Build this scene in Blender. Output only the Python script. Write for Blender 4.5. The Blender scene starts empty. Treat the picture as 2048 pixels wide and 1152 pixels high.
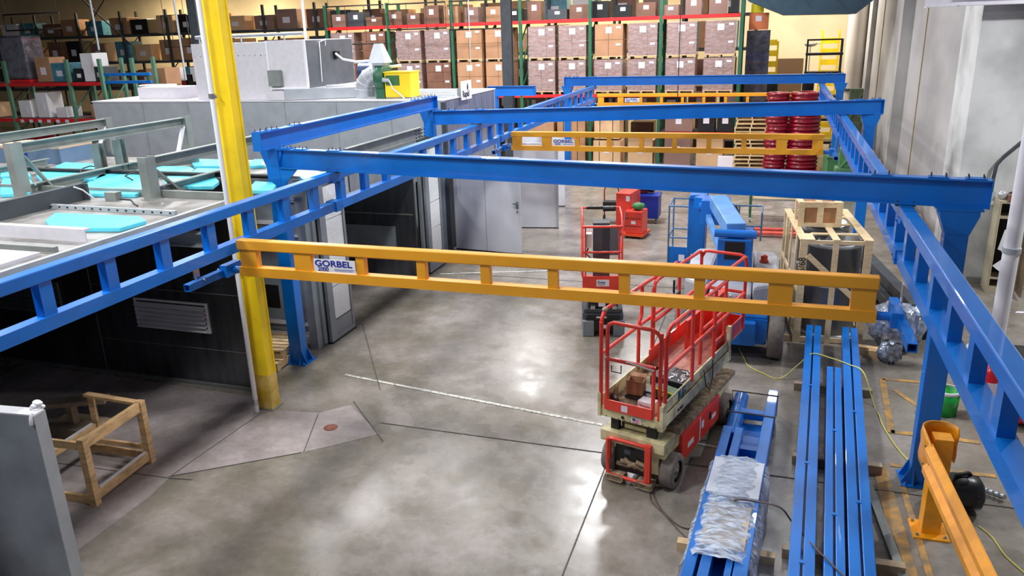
import bpy, math, random
from mathutils import Vector, Matrix
random.seed(7)
C = bpy.context.scene.collection
PI = math.pi

# ------------------------------------------------------------------ camera, world, lights, exposure
RR = [(0, 0, 0)] * 3
CAM_Z = 5.2
FPX = 1579.0
def _cam_axes():
    P = (1024.0, 576.0)
    dY = Vector((1562 - P[0], 48 - P[1], FPX)).normalized()
    dn = Vector((1175 - P[0], 5450 - P[1], FPX)).normalized()
    up = -dn
    up = (up - up.dot(dY) * dY).normalized()
    X = dY.cross(up)
    if X[0] < 0: X = -X
    return [(X[i], dY[i], up[i]) for i in range(3)]
RR = _cam_axes()
cd = bpy.data.cameras.new('camera'); cam = bpy.data.objects.new('camera', cd); C.objects.link(cam)
cd.sensor_width = 36.0; cd.lens = FPX / 2048 * 36.0; cd.clip_start = 0.05; cd.clip_end = 200
rx, ry, rz = Vector(RR[0]), -Vector(RR[1]), -Vector(RR[2])
cam.matrix_world = Matrix(((rx.x, ry.x, rz.x, 0), (rx.y, ry.y, rz.y, 0), (rx.z, ry.z, rz.z, CAM_Z), (0, 0, 0, 1)))
bpy.context.scene.camera = cam

w = bpy.data.worlds.new('world'); bpy.context.scene.world = w; w.use_nodes = True
w.node_tree.nodes['Background'].inputs[0].default_value = (0.80, 0.86, 1.0, 1)
w.node_tree.nodes['Background'].inputs[1].default_value = 0.10

def lamp(x, y, z, power, size=0.7, col=(1, 0.97, 0.93), size_y=None, rot=0):
    ld = bpy.data.lights.new('ceiling_or_fill_lamp', 'AREA'); ld.energy = power; ld.color = col
    if size_y: ld.shape = 'RECTANGLE'; ld.size = size; ld.size_y = size_y
    else: ld.shape = 'DISK'; ld.size = size
    o = bpy.data.objects.new('ceiling_or_fill_lamp', ld); C.objects.link(o); o.location = (x, y, z); o.rotation_euler = (0, 0, rot)
    return o
COOL = (0.98, 0.98, 1.0)
for y in (5.0, 12.0, 19.6, 27.5):
    for x, p in ((-17.2, 150), (-12.5, 170), (-8.4, 130), (-4.3, 170), (0.6, 60)):
        if y == 19.6 and x in (-12.5, -4.3): p = 330
        if y == 5.0 and x > -5: p *= 0.75
        if x == 0.6 and y < 15: p = 26
        if x == -8.4 and y == 19.6: p = 70
        lamp(x, y + (0.7 if x == -4.3 else 0), 8.4, p, 0.9, COOL)
for x in (-34, -28, -21, -14, -8):
    lamp(x, 39.0, 8.2, 250, 0.9, (1.0, 0.84, 0.58))
for x in (-26, -16, -9, -3):
    lamp(x, 28.6, 8.3, 90, 0.8, (1.0, 0.94, 0.86))
lamp(0.4, 37.5, 8.3, 420, 0.9, (1.0, 0.93, 0.82))  # added fill lamp, whitens the right part of the back wall
lamp(-8.0, 1.0, 8.4, 130, 0.9, COOL)
lamp(6.6, 13.2, 7.6, 260, 0.6, COOL)  # added fill lamp, brightens the alcove wall

sc = bpy.context.scene
sc.view_settings.view_transform = 'Standard'; sc.view_settings.look = 'None'
sc.view_settings.exposure = 1.0; sc.view_settings.gamma = 1.0; sc.view_settings.use_curve_mapping = False

# ------------------------------------------------------------------ colour and materials
def lin(c):
    r = []
    for v in c[:3]:
        v = v / 255.0
        r.append(v / 12.92 if v <= 0.04045 else ((v + 0.055) / 1.055) ** 2.4)
    return (r[0], r[1], r[2], 1)
MATS = {}
def mat(name, rgb, rough=0.5, metal=0.0, var=0.0, scale=3.0, bump=0.0, bscale=40.0, dirt=None, dirt_amt=0.0, stretch=None, coat=0.0):
    if name in MATS: return MATS[name]
    m = bpy.data.materials.new(name); m.use_nodes = True; MATS[name] = m
    nt = m.node_tree; b = nt.nodes['Principled BSDF']
    b.inputs['Roughness'].default_value = rough; b.inputs['Metallic'].default_value = metal
    if coat: b.inputs['Coat Weight'].default_value = coat
    col = lin(rgb); b.inputs['Base Color'].default_value = col
    if var or bump or dirt:
        tc = nt.nodes.new('ShaderNodeTexCoord'); mp = nt.nodes.new('ShaderNodeMapping')
        nt.links.new(tc.outputs['Object'], mp.inputs[0])
        if stretch: mp.inputs['Scale'].default_value = stretch
    if var or dirt:
        n = nt.nodes.new('ShaderNodeTexNoise'); n.inputs['Scale'].default_value = scale; n.inputs['Detail'].default_value = 5
        nt.links.new(mp.outputs[0], n.inputs[0])
        cr = nt.nodes.new('ShaderNodeValToRGB')
        d = lin(dirt) if dirt else tuple(max(0, c * (1 - var)) for c in col[:3]) + (1,)
        hi = tuple(min(1, c * (1 + var)) for c in col[:3]) + (1,)
        cr.color_ramp.elements[0].color = d; cr.color_ramp.elements[1].color = hi
        a = 0.30 + 0.25 * dirt_amt
        cr.color_ramp.elements[0].position = a; cr.color_ramp.elements[1].position = min(0.95, a + 0.28)
        nt.links.new(n.outputs[0], cr.inputs[0]); nt.links.new(cr.outputs[0], b.inputs['Base Color'])
    if bump:
        n2 = nt.nodes.new('ShaderNodeTexNoise'); n2.inputs['Scale'].default_value = bscale; n2.inputs['Detail'].default_value = 3
        nt.links.new(mp.outputs[0], n2.inputs[0])
        bp = nt.nodes.new('ShaderNodeBump'); bp.inputs['Strength'].default_value = bump; bp.inputs['Distance'].default_value = 0.02
        nt.links.new(n2.outputs[0], bp.inputs['Height']); nt.links.new(bp.outputs[0], b.inputs['Normal'])
    return m
BLUE = mat('blue_paint', (6, 108, 198), 0.34, 0, 0.08, 2.5, coat=0.25)
BLUED = mat('blue_machine_paint', (12, 102, 186), 0.4, 0, 0.15, 3)
ORANGE = mat('bridge_yellow_paint', (230, 160, 38), 0.40, 0, 0.06, 2, coat=0.15)
GUARD = mat('guard_yellow_paint', (238, 158, 22), 0.42, 0, 0.12, 6, coat=0.2)
YEL = mat('column_yellow_paint', (240, 205, 20), 0.45, 0, 0.12, 2.0)
YELD = mat('worn_yellow_paint', (216, 186, 110), 0.6, 0, 0.2, 5, dirt=(196, 160, 40), dirt_amt=0.3)
RED = mat('red_paint', (226, 62, 46), 0.4, 0, 0.10, 5, coat=0.2)
REDD = mat('dark_red_plastic', (128, 12, 34), 0.22, 0, 0.2, 4)
CREAM = mat('cream_paint', (214, 204, 158), 0.5, 0, 0.12, 6, dirt=(160, 146, 112), dirt_amt=0.1)
DIRTY = mat('dirty_cream_deck', (168, 150, 120), 0.75, 0, 0.15, 12, dirt=(116, 98, 80), dirt_amt=0.3)
WOOD = mat('pale_wood', (226, 202, 160), 0.7, 0, 0.12, 6, stretch=(1, 1, 6))
WOOD2 = mat('golden_wood', (216, 178, 128), 0.7, 0, 0.22, 5, stretch=(1, 1, 4))
WOOD3 = mat('grey_wood', (160, 142, 118), 0.8, 0, 0.2, 6)
GALV = mat('galvanised_sheet', (178, 184, 190), 0.40, 0.35, 0.08, 3)
GALVL = mat('bright_galvanised_sheet', (222, 220, 226), 0.42, 0.15, 0.04, 8)
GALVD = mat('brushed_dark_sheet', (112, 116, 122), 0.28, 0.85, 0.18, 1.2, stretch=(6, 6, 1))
ROOFM = mat('booth_roof_sheet', (150, 148, 146), 0.45, 0.4, 0.14, 2.2, dirt=(112, 108, 104), dirt_amt=0.2)
STEEL = mat('grey_steel_section', (138, 144, 140), 0.5, 0.35, 0.14, 3)
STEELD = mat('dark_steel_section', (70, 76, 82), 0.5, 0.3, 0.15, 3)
CHROME = mat('zinc_bolt', (200, 200, 205), 0.25, 0.9)
CYAN = mat('blue_plastic_film', (96, 214, 236), 0.35, 0, 0.05, 4)
BLACK = mat('black_rubber', (18, 18, 20), 0.55)
BLACKP = mat('black_plastic', (26, 27, 30), 0.35, 0, 0.3, 9)
DGREY = mat('dark_grey_paint', (60, 66, 72), 0.5, 0, 0.15, 5)
MGREY = mat('mid_grey_paint', (128, 136, 142), 0.42, 0, 0.10, 4)
LGREY = mat('light_grey_paint', (170, 178, 182), 0.35, 0.1, 0.08, 5)
TYRE = mat('grey_tyre', (112, 104, 98), 0.8, 0, 0.2, 10, bump=0.3)
HUB = mat('scuffed_wheel_hub', (150, 138, 120), 0.6, 0, 0.35, 22, dirt=(96, 84, 74), dirt_amt=0.3)
WHITE = mat('white_plastic', (232, 232, 236), 0.45)
FILTER = mat('white_filter_cloth', (226, 230, 232), 0.9, 0, 0.05, 20, bump=0.4)
GREEN = mat('rack_green_paint', (38, 92, 66), 0.45, 0, 0.15, 3)
GREENL = mat('rack_light_green_paint', (92, 134, 112), 0.45, 0, 0.12, 3)
GREENB = mat('bin_green_paint', (70, 120, 78), 0.5, 0, 0.15, 3)
RACKRED = mat('rack_beam_red', (214, 34, 38), 0.45, 0, 0.08, 3)
KRAFT = mat('kraft_cardboard', (172, 130, 98), 0.8, 0, 0.10, 2)
KRAFTW = mat('shrink_wrapped_cardboard', (140, 108, 98), 0.35, 0, 0.10, 1.6, bump=0.04, bscale=2, coat=0.6)
KRAFTD = mat('dark_cardboard', (118, 82, 66), 0.5, 0, 0.2, 2, coat=0.4)
KRAFTL = mat('pale_cardboard', (214, 176, 136), 0.8, 0, 0.06, 2)
PAPER = mat('paper_label', (228, 224, 236), 0.6)
PALLETM = mat('pallet_wood', (206, 178, 136), 0.8, 0, 0.2, 7)
WRAPB = mat('black_stretch_wrap', (74, 74, 86), 0.22, 0, 0.5, 3.5, bump=0.9, bscale=7, coat=0.9)
BLUETOOL = mat('royal_blue_paint', (16, 50, 150), 0.4)
def film(name, rgb, alpha, rough=0.12):
    m = bpy.data.materials.new(name); m.use_nodes = True; nt = m.node_tree; b = nt.nodes['Principled BSDF']
    b.inputs['Base Color'].default_value = lin(rgb); b.inputs['Roughness'].default_value = rough
    tc = nt.nodes.new('ShaderNodeTexCoord'); mp = nt.nodes.new('ShaderNodeMapping'); mp.inputs['Rotation'].default_value = (0, 0, 0.5)
    mp.inputs['Scale'].default_value = (3, 14, 6)
    n = nt.nodes.new('ShaderNodeTexNoise'); n.inputs['Scale'].default_value = 2.0; n.inputs['Detail'].default_value = 6
    nt.links.new(tc.outputs['Object'], mp.inputs[0]); nt.links.new(mp.outputs[0], n.inputs[0])
    cr = nt.nodes.new('ShaderNodeValToRGB'); cr.color_ramp.elements[0].position = 0.40; cr.color_ramp.elements[1].position = 0.62
    cr.color_ramp.elements[0].color = (alpha * 0.45,) * 3 + (1,); cr.color_ramp.elements[1].color = (min(1, alpha * 1.5),) * 3 + (1,)
    nt.links.new(n.outputs[0], cr.inputs[0]); nt.links.new(cr.outputs[0], b.inputs['Alpha'])
    bp = nt.nodes.new('ShaderNodeBump'); bp.inputs['Strength'].default_value = 0.9; bp.inputs['Distance'].default_value = 0.04
    nt.links.new(n.outputs[0], bp.inputs['Height']); nt.links.new(bp.outputs[0], b.inputs['Normal'])
    return m
FILM = film('clear_stretch_film', (206, 220, 240), 0.62)

def floor_mat(name, base, dark, warm, rlo, rhi):
    m = bpy.data.materials.new(name); m.use_nodes = True; nt = m.node_tree; b = nt.nodes['Principled BSDF']
    tc = nt.nodes.new('ShaderNodeTexCoord')
    def noise(s, d, mapsc=None):
        n = nt.nodes.new('ShaderNodeTexNoise'); n.inputs['Scale'].default_value = s; n.inputs['Detail'].default_value = d
        n.inputs['Roughness'].default_value = 0.62
        if mapsc:
            mp = nt.nodes.new('ShaderNodeMapping'); mp.inputs['Scale'].default_value = mapsc
            nt.links.new(tc.outputs['Object'], mp.inputs[0]); nt.links.new(mp.outputs[0], n.inputs[0])
        else: nt.links.new(tc.outputs['Object'], n.inputs[0])
        return n
    def ramp(src, p0, p1, c0, c1):
        r = nt.nodes.new('ShaderNodeValToRGB'); r.color_ramp.elements[0].position = p0; r.color_ramp.elements[1].position = p1
        r.color_ramp.elements[0].color = c0; r.color_ramp.elements[1].color = c1; nt.links.new(src.outputs[0], r.inputs[0]); return r
    n1 = noise(0.55, 6); n2 = noise(2.6, 8); n3 = noise(11, 6); n4 = noise(0.9, 10, (1.0, 1.6, 1))
    c1 = ramp(n1, 0.36, 0.64, lin(dark), lin(base))
    c2 = ramp(n2, 0.36, 0.66, (0.80, 0.80, 0.76, 1), (1.06, 1.05, 1.06, 1))
    c3 = ramp(n3, 0.34, 0.60, (0.84, 0.84, 0.84, 1), (1.05, 1.05, 1.05, 1))
    mx = nt.nodes.new('ShaderNodeMixRGB'); mx.blend_type = 'MULTIPLY'; mx.inputs[0].default_value = 1
    nt.links.new(c1.outputs[0], mx.inputs[1]); nt.links.new(c2.outputs[0], mx.inputs[2])
    mx2 = nt.nodes.new('ShaderNodeMixRGB'); mx2.blend_type = 'MULTIPLY'; mx2.inputs[0].default_value = 0.8
    nt.links.new(mx.outputs[0], mx2.inputs[1]); nt.links.new(c3.outputs[0], mx2.inputs[2])
    c4 = ramp(n4, 0.50, 0.74, (0, 0, 0, 1), (1, 1, 1, 1))
    mx3 = nt.nodes.new('ShaderNodeMixRGB'); mx3.inputs[2].default_value = lin(warm); nt.links.new(mx2.outputs[0], mx3.inputs[1])
    ml = nt.nodes.new('ShaderNodeMath'); ml.operation = 'MULTIPLY'; ml.inputs[1].default_value = 0.55
    nt.links.new(c4.outputs[0], ml.inputs[0]); nt.links.new(ml.outputs[0], mx3.inputs[0])
    nt.links.new(mx3.outputs[0], b.inputs['Base Color'])
    rr = nt.nodes.new('ShaderNodeMapRange'); rr.inputs['From Min'].default_value = 0.35; rr.inputs['From Max'].default_value = 0.65
    rr.inputs['To Min'].default_value = rlo; rr.inputs['To Max'].default_value = rhi
    nt.links.new(n2.outputs[0], rr.inputs[0]); nt.links.new(rr.outputs[0], b.inputs['Roughness'])
    bp = nt.nodes.new('ShaderNodeBump'); bp.inputs['Strength'].default_value = 0.12; bp.inputs['Distance'].default_value = 0.01
    nt.links.new(n3.outputs[0], bp.inputs['Height']); nt.links.new(bp.outputs[0], b.inputs['Normal'])
    return m
FLOOR = floor_mat('sealed_concrete', (158, 150, 144), (126, 120, 108), (108, 102, 80), 0.20, 0.34)
FLOOR2 = floor_mat('pale_new_concrete', (178, 168, 166), (158, 148, 146), (146, 138, 132), 0.36, 0.55)
JOINT = mat('joint_filler', (84, 82, 78), 0.8)
PAINTW = mat('worn_white_floor_paint', (206, 206, 200), 0.6, 0, 0.2, 20, dirt=(150, 146, 138), dirt_amt=0.2)
PAINTO = mat('worn_orange_floor_paint', (188, 140, 66), 0.6, 0, 0.2, 7, dirt=(138, 120, 92), dirt_amt=0.3)
WALLC = mat('grey_concrete_wall', (176, 174, 172), 0.75, 0, 0.10, 1.2, dirt=(154, 152, 152), dirt_amt=0.1, stretch=(1, .25, 0.5), bump=0.05)
WALLW = mat('white_painted_wall', (208, 210, 208), 0.7, 0, 0.06, 1.0, dirt=(170, 172, 170), dirt_amt=0.0)
WALLF = mat('cream_far_wall', (218, 202, 168), 0.8, 0, 0.08, 0.8)
CEIL = mat('ceiling_deck', (96, 94, 90), 0.85)

# ------------------------------------------------------------------ mesh helpers
class MB:
    def __init__(s): s.v = []; s.f = []; s.sm = []
    def add(s, vs, fs, smooth=False):
        k = len(s.v); s.v += [tuple(p) for p in vs]
        for f in fs: s.f.append([i + k for i in f]); s.sm.append(smooth)
        return s
    def box(s, cx, cy, cz, sx, sy, sz, rz=0):
        c, n = math.cos(rz), math.sin(rz); vs = []
        for dz in (-.5, .5):
            for dx, dy in ((-.5, -.5), (.5, -.5), (.5, .5), (-.5, .5)):
                x, y = dx * sx, dy * sy
                vs.append((cx + x * c - y * n, cy + x * n + y * c, cz + dz * sz))
        return s.add(vs, [(3, 2, 1, 0), (4, 5, 6, 7), (0, 1, 5, 4), (1, 2, 6, 5), (2, 3, 7, 6), (3, 0, 4, 7)])
    def bb(s, x0, x1, y0, y1, z0, z1): return s.box((x0 + x1) / 2, (y0 + y1) / 2, (z0 + z1) / 2, abs(x1 - x0), abs(y1 - y0), abs(z1 - z0))
    def frame(s, p, q, up=(0, 0, 1)):
        p, q = Vector(p), Vector(q); d = (q - p).normalized(); u = Vector(up)
        if abs(d.dot(u)) > 0.98: u = Vector((0, 1, 0))
        r = d.cross(u).normalized(); return p, q, d, r, r.cross(d).normalized()
    def beam(s, p, q, w, h, up=(0, 0, 1)):
        p, q, d, r, u = s.frame(p, q, up)
        vs = [e + r * a * w / 2 + u * b * h / 2 for e in (p, q) for a, b in ((-1, -1), (1, -1), (1, 1), (-1, 1))]
        return s.add(vs, [(0, 1, 2, 3), (7, 6, 5, 4), (0, 4, 5, 1), (1, 5, 6, 2), (2, 6, 7, 3), (3, 7, 4, 0)])
    def hollow(s, p, q, w, h, t=0.008, up=(0, 0, 1)):
        p, q, d, r, u = s.frame(p, q, up); L = (q - p)
        for sx in (-1, 1):
            o = r * sx * (w / 2 - t / 2); s.beam(p + o, q + o, t, h - 2 * t, up)
        for sz in (-1, 1):
            o = u * sz * (h / 2 - t / 2); s.beam(p + o, q + o, w, t, up)
        return s
    def ibeam(s, p, q, w, h, t=0.018, up=(0, 0, 1)):
        p, q, d, r, u = s.frame(p, q, up)
        s.beam(p, q, t * 0.8, h - 2 * t, up)
        for k in (-1, 1):
            o = u * k * (h / 2 - t / 2); s.beam(p + o, q + o, w, t, up)
        return s
    def channel(s, p, q, w, h, t=0.014, side=1, up=(0, 0, 1)):
        p, q, d, r, u = s.frame(p, q, up)
        o = r * (-side) * (w / 2 - t / 2); s.beam(p + o, q + o, t, h - 2 * t, up)
        for k in (-1, 1):
            o = u * k * (h / 2 - t / 2); s.beam(p + o, q + o, w, t, up)
        return s
    def extr(s, prof, p, q, up=(0, 0, 1)):
        p, q, d, r, u = s.frame(p, q, up); n = len(prof)
        vs = [e + r * a + u * b for e in (p, q) for a, b in prof]
        return s.add(vs, [list(range(n)), list(range(n, 2 * n))[::-1]] + [(i, n + i, n + (i + 1) % n, (i + 1) % n) for i in range(n)])
    def tube(s, p, q, r, n=12, r2=None, cap=True):
        p, q, d, a, b = s.frame(p, q); r2 = r if r2 is None else r2
        vs = [e + (a * math.cos(2 * PI * i / n) + b * math.sin(2 * PI * i / n)) * rr for e, rr in ((p, r), (q, r2)) for i in range(n)]
        s.add(vs, [(i, (i + 1) % n, n + (i + 1) % n, n + i) for i in range(n)], True)
        if cap: s.add(vs, [list(range(n))[::-1], list(range(n, 2 * n))])
        return s
    def path(s, pts, r, n=8, closed=False):
        P = [Vector(p) for p in pts]; m = len(P); rings = []
        prev = None
        for i in range(m):
            if closed: d = (P[(i + 1) % m] - P[i - 1]).normalized()
            else: d = (P[min(i + 1, m - 1)] - P[max(i - 1, 0)]).normalized()
            if prev is None:
                u = Vector((0, 0, 1)) if abs(d.z) < 0.9 else Vector((1, 0, 0))
            else: u = prev
            a = (u - d * u.dot(d)).normalized(); prev = a; b = d.cross(a)
            rings.append([P[i] + (a * math.cos(2 * PI * k / n) + b * math.sin(2 * PI * k / n)) * r for k in range(n)])
        vs = [v for rg in rings for v in rg]; fs = []
        for i in range(m if closed else m - 1):
            j = (i + 1) % m
            for k in range(n): fs.append((i * n + k, i * n + (k + 1) % n, j * n + (k + 1) % n, j * n + k))
        s.add(vs, fs, True)
        if not closed: s.add(rings[0] + rings[-1], [list(range(n))[::-1], list(range(n, 2 * n))])
        return s
    def prism(s, poly, z0, z1):
        n = len(poly); vs = [(x, y, z0) for x, y in poly] + [(x, y, z1) for x, y in poly]
        return s.add(vs, [list(range(n))[::-1], list(range(n, 2 * n))] + [(i, (i + 1) % n, n + (i + 1) % n, n + i) for i in range(n)])
    def prismv(s, poly, o, ax, n):           # polygon in (ax, z) plane, thickness along n
        o, ax, n = Vector(o), Vector(ax), Vector(n); k = len(poly)
        vs = [o + ax * a + Vector((0, 0, b)) for a, b in poly]; vs += [v + n for v in vs]
        return s.add(vs, [list(range(k))[::-1], list(range(k, 2 * k))] + [(i, (i + 1) % k, k + (i + 1) % k, k + i) for i in range(k)])
    def lathe(s, prof, c=(0, 0, 0), n=24, axis='z', sm=True):
        vs = []; m = len(prof)
        for i in range(n):
            a = 2 * PI * i / n
            for r, h in prof:
                x, y = r * math.cos(a), r * math.sin(a)
                v = {'z': (x, y, h), 'x': (h, x, y), 'y': (x, h, y)}[axis]
                vs.append((c[0] + v[0], c[1] + v[1], c[2] + v[2]))
        return s.add(vs, [(i * m + j, ((i + 1) % n) * m + j, ((i + 1) % n) * m + j + 1, i * m + j + 1) for i in range(n) for j in range(m - 1)], sm)
    def ball(s, c, r, n=10, sq=(1, 1, 1)):
        prof = [(r * math.sin(PI * i / n), -r * math.cos(PI * i / n)) for i in range(n + 1)]
        k = len(s.v); s.lathe(prof, (0, 0, 0), n * 2)
        for i in range(k, len(s.v)):
            v = s.v[i]; s.v[i] = (c[0] + v[0] * sq[0], c[1] + v[1] * sq[1], c[2] + v[2] * sq[2])
        return s
    def build(s, name, m, parent=None, bevel=0):
        me = bpy.data.meshes.new(name); me.from_pydata([tuple(v) for v in s.v], [], s.f); me.update()
        me.polygons.foreach_set('use_smooth', s.sm)
        o = bpy.data.objects.new(name, me); C.objects.link(o)
        if m: me.materials.append(m)
        if parent: o.parent = parent
        if bevel:
            bv = o.modifiers.new('bevel', 'BEVEL'); bv.width = bevel; bv.segments = 2; bv.limit_method = 'ANGLE'; bv.angle_limit = 0.6
        return o
MB.split = lambda s, name, m, parent, bevel=0: each(s, name, m, parent, bevel)
def each(mb, name, m, parent, bevel=0):        # every loose piece becomes a part of its own
    n = len(mb.v); par = list(range(n))
    def find(a):
        while par[a] != a: par[a] = par[par[a]]; a = par[a]
        return a
    for f in mb.f:
        r = find(f[0])
        for i in f[1:]: par[find(i)] = r
    isl = {}
    for k, f in enumerate(mb.f): isl.setdefault(find(f[0]), []).append(k)
    cache = []
    for fs in isl.values():
        sub = MB(); mp = {}
        for k in fs:
            ff = []
            for i in mb.f[k]:
                if i not in mp: mp[i] = len(sub.v); sub.v.append(mb.v[i])
                ff.append(mp[i])
            sub.f.append(ff); sub.sm.append(mb.sm[k])
        sub.build(name, m, parent, bevel)
CPROF = lambda W, h, t=.012, sl=.02: [(-W, 0), (-sl, 0), (-sl, t), (-W + t, t), (-W + t, h - t), (W - t, h - t), (W - t, t), (sl, t), (sl, 0), (W, 0), (W, h), (-W, h)]
def tag(o, label, cat, group=None):
    o['label'] = label; o['category'] = cat
    if group: o['group'] = group
    return o
def thing(name, label, cat, loc=(0, 0, 0), rz=0, group=None):
    o = bpy.data.objects.new(name, None); C.objects.link(o); o.empty_display_size = 0.1
    o.location = loc; o.rotation_euler = (0, 0, rz); return tag(o, label, cat, group)
def struct(o): o['kind'] = 'structure'; return o
def dup(root, loc, rz, label, group=None):
    r = root.copy(); C.objects.link(r); r.location = loc; r.rotation_euler = (0, 0, rz); r['label'] = label
    if group: r['group'] = group
    for ch in list(root.children):
        c = ch.copy(); C.objects.link(c); c.parent = r
        for g in list(ch.children):
            d = g.copy(); C.objects.link(d); d.parent = c
    return r
def text(s, size, m, parent, loc, rot, name='lettering', ext=0.002, bold=0.0, sx=1.0, align='LEFT'):
    cu = bpy.data.curves.new(name, 'FONT'); cu.body = s; cu.size = size; cu.extrude = ext; cu.offset = bold; cu.align_x = align
    t = bpy.data.objects.new('tmp', cu); C.objects.link(t); bpy.context.view_layer.update()
    dg = bpy.context.evaluated_depsgraph_get(); me = bpy.data.meshes.new_from_object(t.evaluated_get(dg))
    bpy.data.objects.remove(t); o = bpy.data.objects.new(name, me); C.objects.link(o); me.materials.clear(); me.materials.append(m)
    o.parent = parent; o.location = loc; o.rotation_euler = rot; o.scale = (sx, 1, 1); return o
ORD = ['first', 'second', 'third', 'fourth', 'fifth', 'sixth', 'seventh', 'eighth', 'ninth', 'tenth', 'eleventh', 'twelfth', 'thirteenth', 'fourteenth', 'fifteenth', 'sixteenth', 'seventeenth', 'eighteenth', 'nineteenth', 'twentieth', 'twenty-first', 'twenty-second', 'twenty-third', 'twenty-fourth', 'twenty-fifth', 'twenty-sixth', 'twenty-seventh', 'twenty-eighth', 'twenty-ninth', 'thirtieth', 'thirty-first', 'thirty-second', 'thirty-third', 'thirty-fourth', 'thirty-fifth', 'thirty-sixth']

# ------------------------------------------------------------------ setting
fl = MB(); fl.bb(-60, 12, -6, 60, -0.2, 0.0); fl = struct(fl.build('floor', FLOOR))
# the pale slab beside the booth, let into the floor
pb = MB()
pb.prism([(-12, 3.0), (-6.95, 3.0), (-6.84, 4.2), (-6.86, 5.51), (-6.86, 6.5), (-6.93, 6.95), (-5.64, 7.90), (-5.25, 8.25), (-4.87, 8.63), (-5.28, 8.98), (-5.71, 9.33), (-6.02, 8.98), (-6.75, 8.89), (-7.3, 9.2), (-12, 9.35)], 0.0, 0.004)
struct(pb.build('floor', FLOOR2))
j = MB()
def strip(mb, p, q, w, z=0.005):
    mb.beam((p[0], p[1], z), (q[0], q[1], z), w, 0.003)
for p, q in (((-1.71, 0), (-1.71, 31)), ((-5.0, 8.93), (3.5, 8.90)), ((-5.72, 9.45), (-4.72, 8.45)), ((-6.02, 8.95), (-5.62, 7.93)),
             ((-6.95, 6.93), (-5.64, 7.90)), ((-8.9, 6.8), (-6.95, 6.9)), ((-6.95, 6.9), (-6.6, 6.95)), ((-6.93, 6.95), (-6.86, 8.75)), ((-7.2, 12.5), (-5.5, 9.9)), ((-6.9, 16.0), (3.5, 16.0)), ((-6.9, 23.2), (3.5, 23.2))):
    strip(j, p, q, 0.014)
struct(j.build('trim_1', JOINT))
wl = MB(); strip(wl, (-6.33, 10.29), (-1.97, 9.66), 0.055); strip(wl, (-1.9, 9.65), (0.0, 9.38), 0.045); strip(wl, (-7.02, 15.86), (-3.98, 16.85), 0.055)
struct(wl.build('trim_2', PAINTW))
ol = MB()
for p, q, ww in (((1.84, 12.2), (1.76, 10.4), .09), ((1.76, 10.45), (2.8, 10.42), .09), ((1.64, 9.54), (2.8, 9.58), .08), ((1.52, 9.5), (1.60, 5.6), .17), ((1.97, 11.83), (2.42, 10.9), .07), ((1.84, 12.2), (2.9, 12.2), .08), ((1.72, 9.2), (1.80, 5.6), .07)):
    strip(ol, p, q, ww)
struct(ol.build('trim_3', PAINTO))
dr = MB(); dr.lathe([(0, 0.006), (0.10, 0.006), (0.10, 0.0)], (-5.62, 8.62, 0), 24)
tag(dr.build('floor_drain_cover', mat('rusty_iron', (140, 86, 72), 0.8, 0, 0.2, 20)), 'round rusty cover set in the pale concrete patch near the yellow column', 'drain cover')
# walls
struct(MB().bb(3.6, 3.9, 19.3, 42, 0, 9).build('wall_right', WALLC))
rw2 = struct(MB().bb(3.6, 4.0, 17.7, 19.3, 0, 9).build('wall_corner', WALLW))
struct(MB().bb(4.0, 12, 17.7, 18.1, 0, 9).build('wall_alcove', WALLW))
struct(MB().bb(-60, 3.9, 42, 42.3, 0, 9).build('wall_back', WALLF))
struct(MB().bb(-60.3, -60, -6, 42, 0, 9).build('wall_left', WALLC))
struct(MB().bb(-60, 12, -6, 42.3, 9, 9.2).build('ceiling', CEIL))
t = MB()
for y in (23.8, 28.6, 33.4, 38.2): t.bb(3.575, 3.6, y - .02, y + .02, 0, 9)
struct(t.build('trim_4', mat('yellowed_joint_sealant', (150, 138, 100), 0.8)))
struct(MB().bb(3.3, 3.6, 26.2, 26.6, 0, 9).bb(3.42, 3.6, 36, 37.2, 0, 9).build('wall_pilaster', WALLC))
struct(MB().bb(3.56, 3.6, 17.7, 26.2, 0, .14).bb(4.0, 12, 17.66, 17.7, 0, .12).build('baseboard_right', mat('grey_base', (150, 150, 148), 0.7)))
led = MB(); led.ibeam((2.55, 17.35, 5.52), (3.1, 17.35, 5.52), 0.2, 0.22); led.ibeam((3.1, 17.35, 5.50), (11, 17.35, 5.50), .3, .16)
struct(led.build('trim_5', GALVL))
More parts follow.
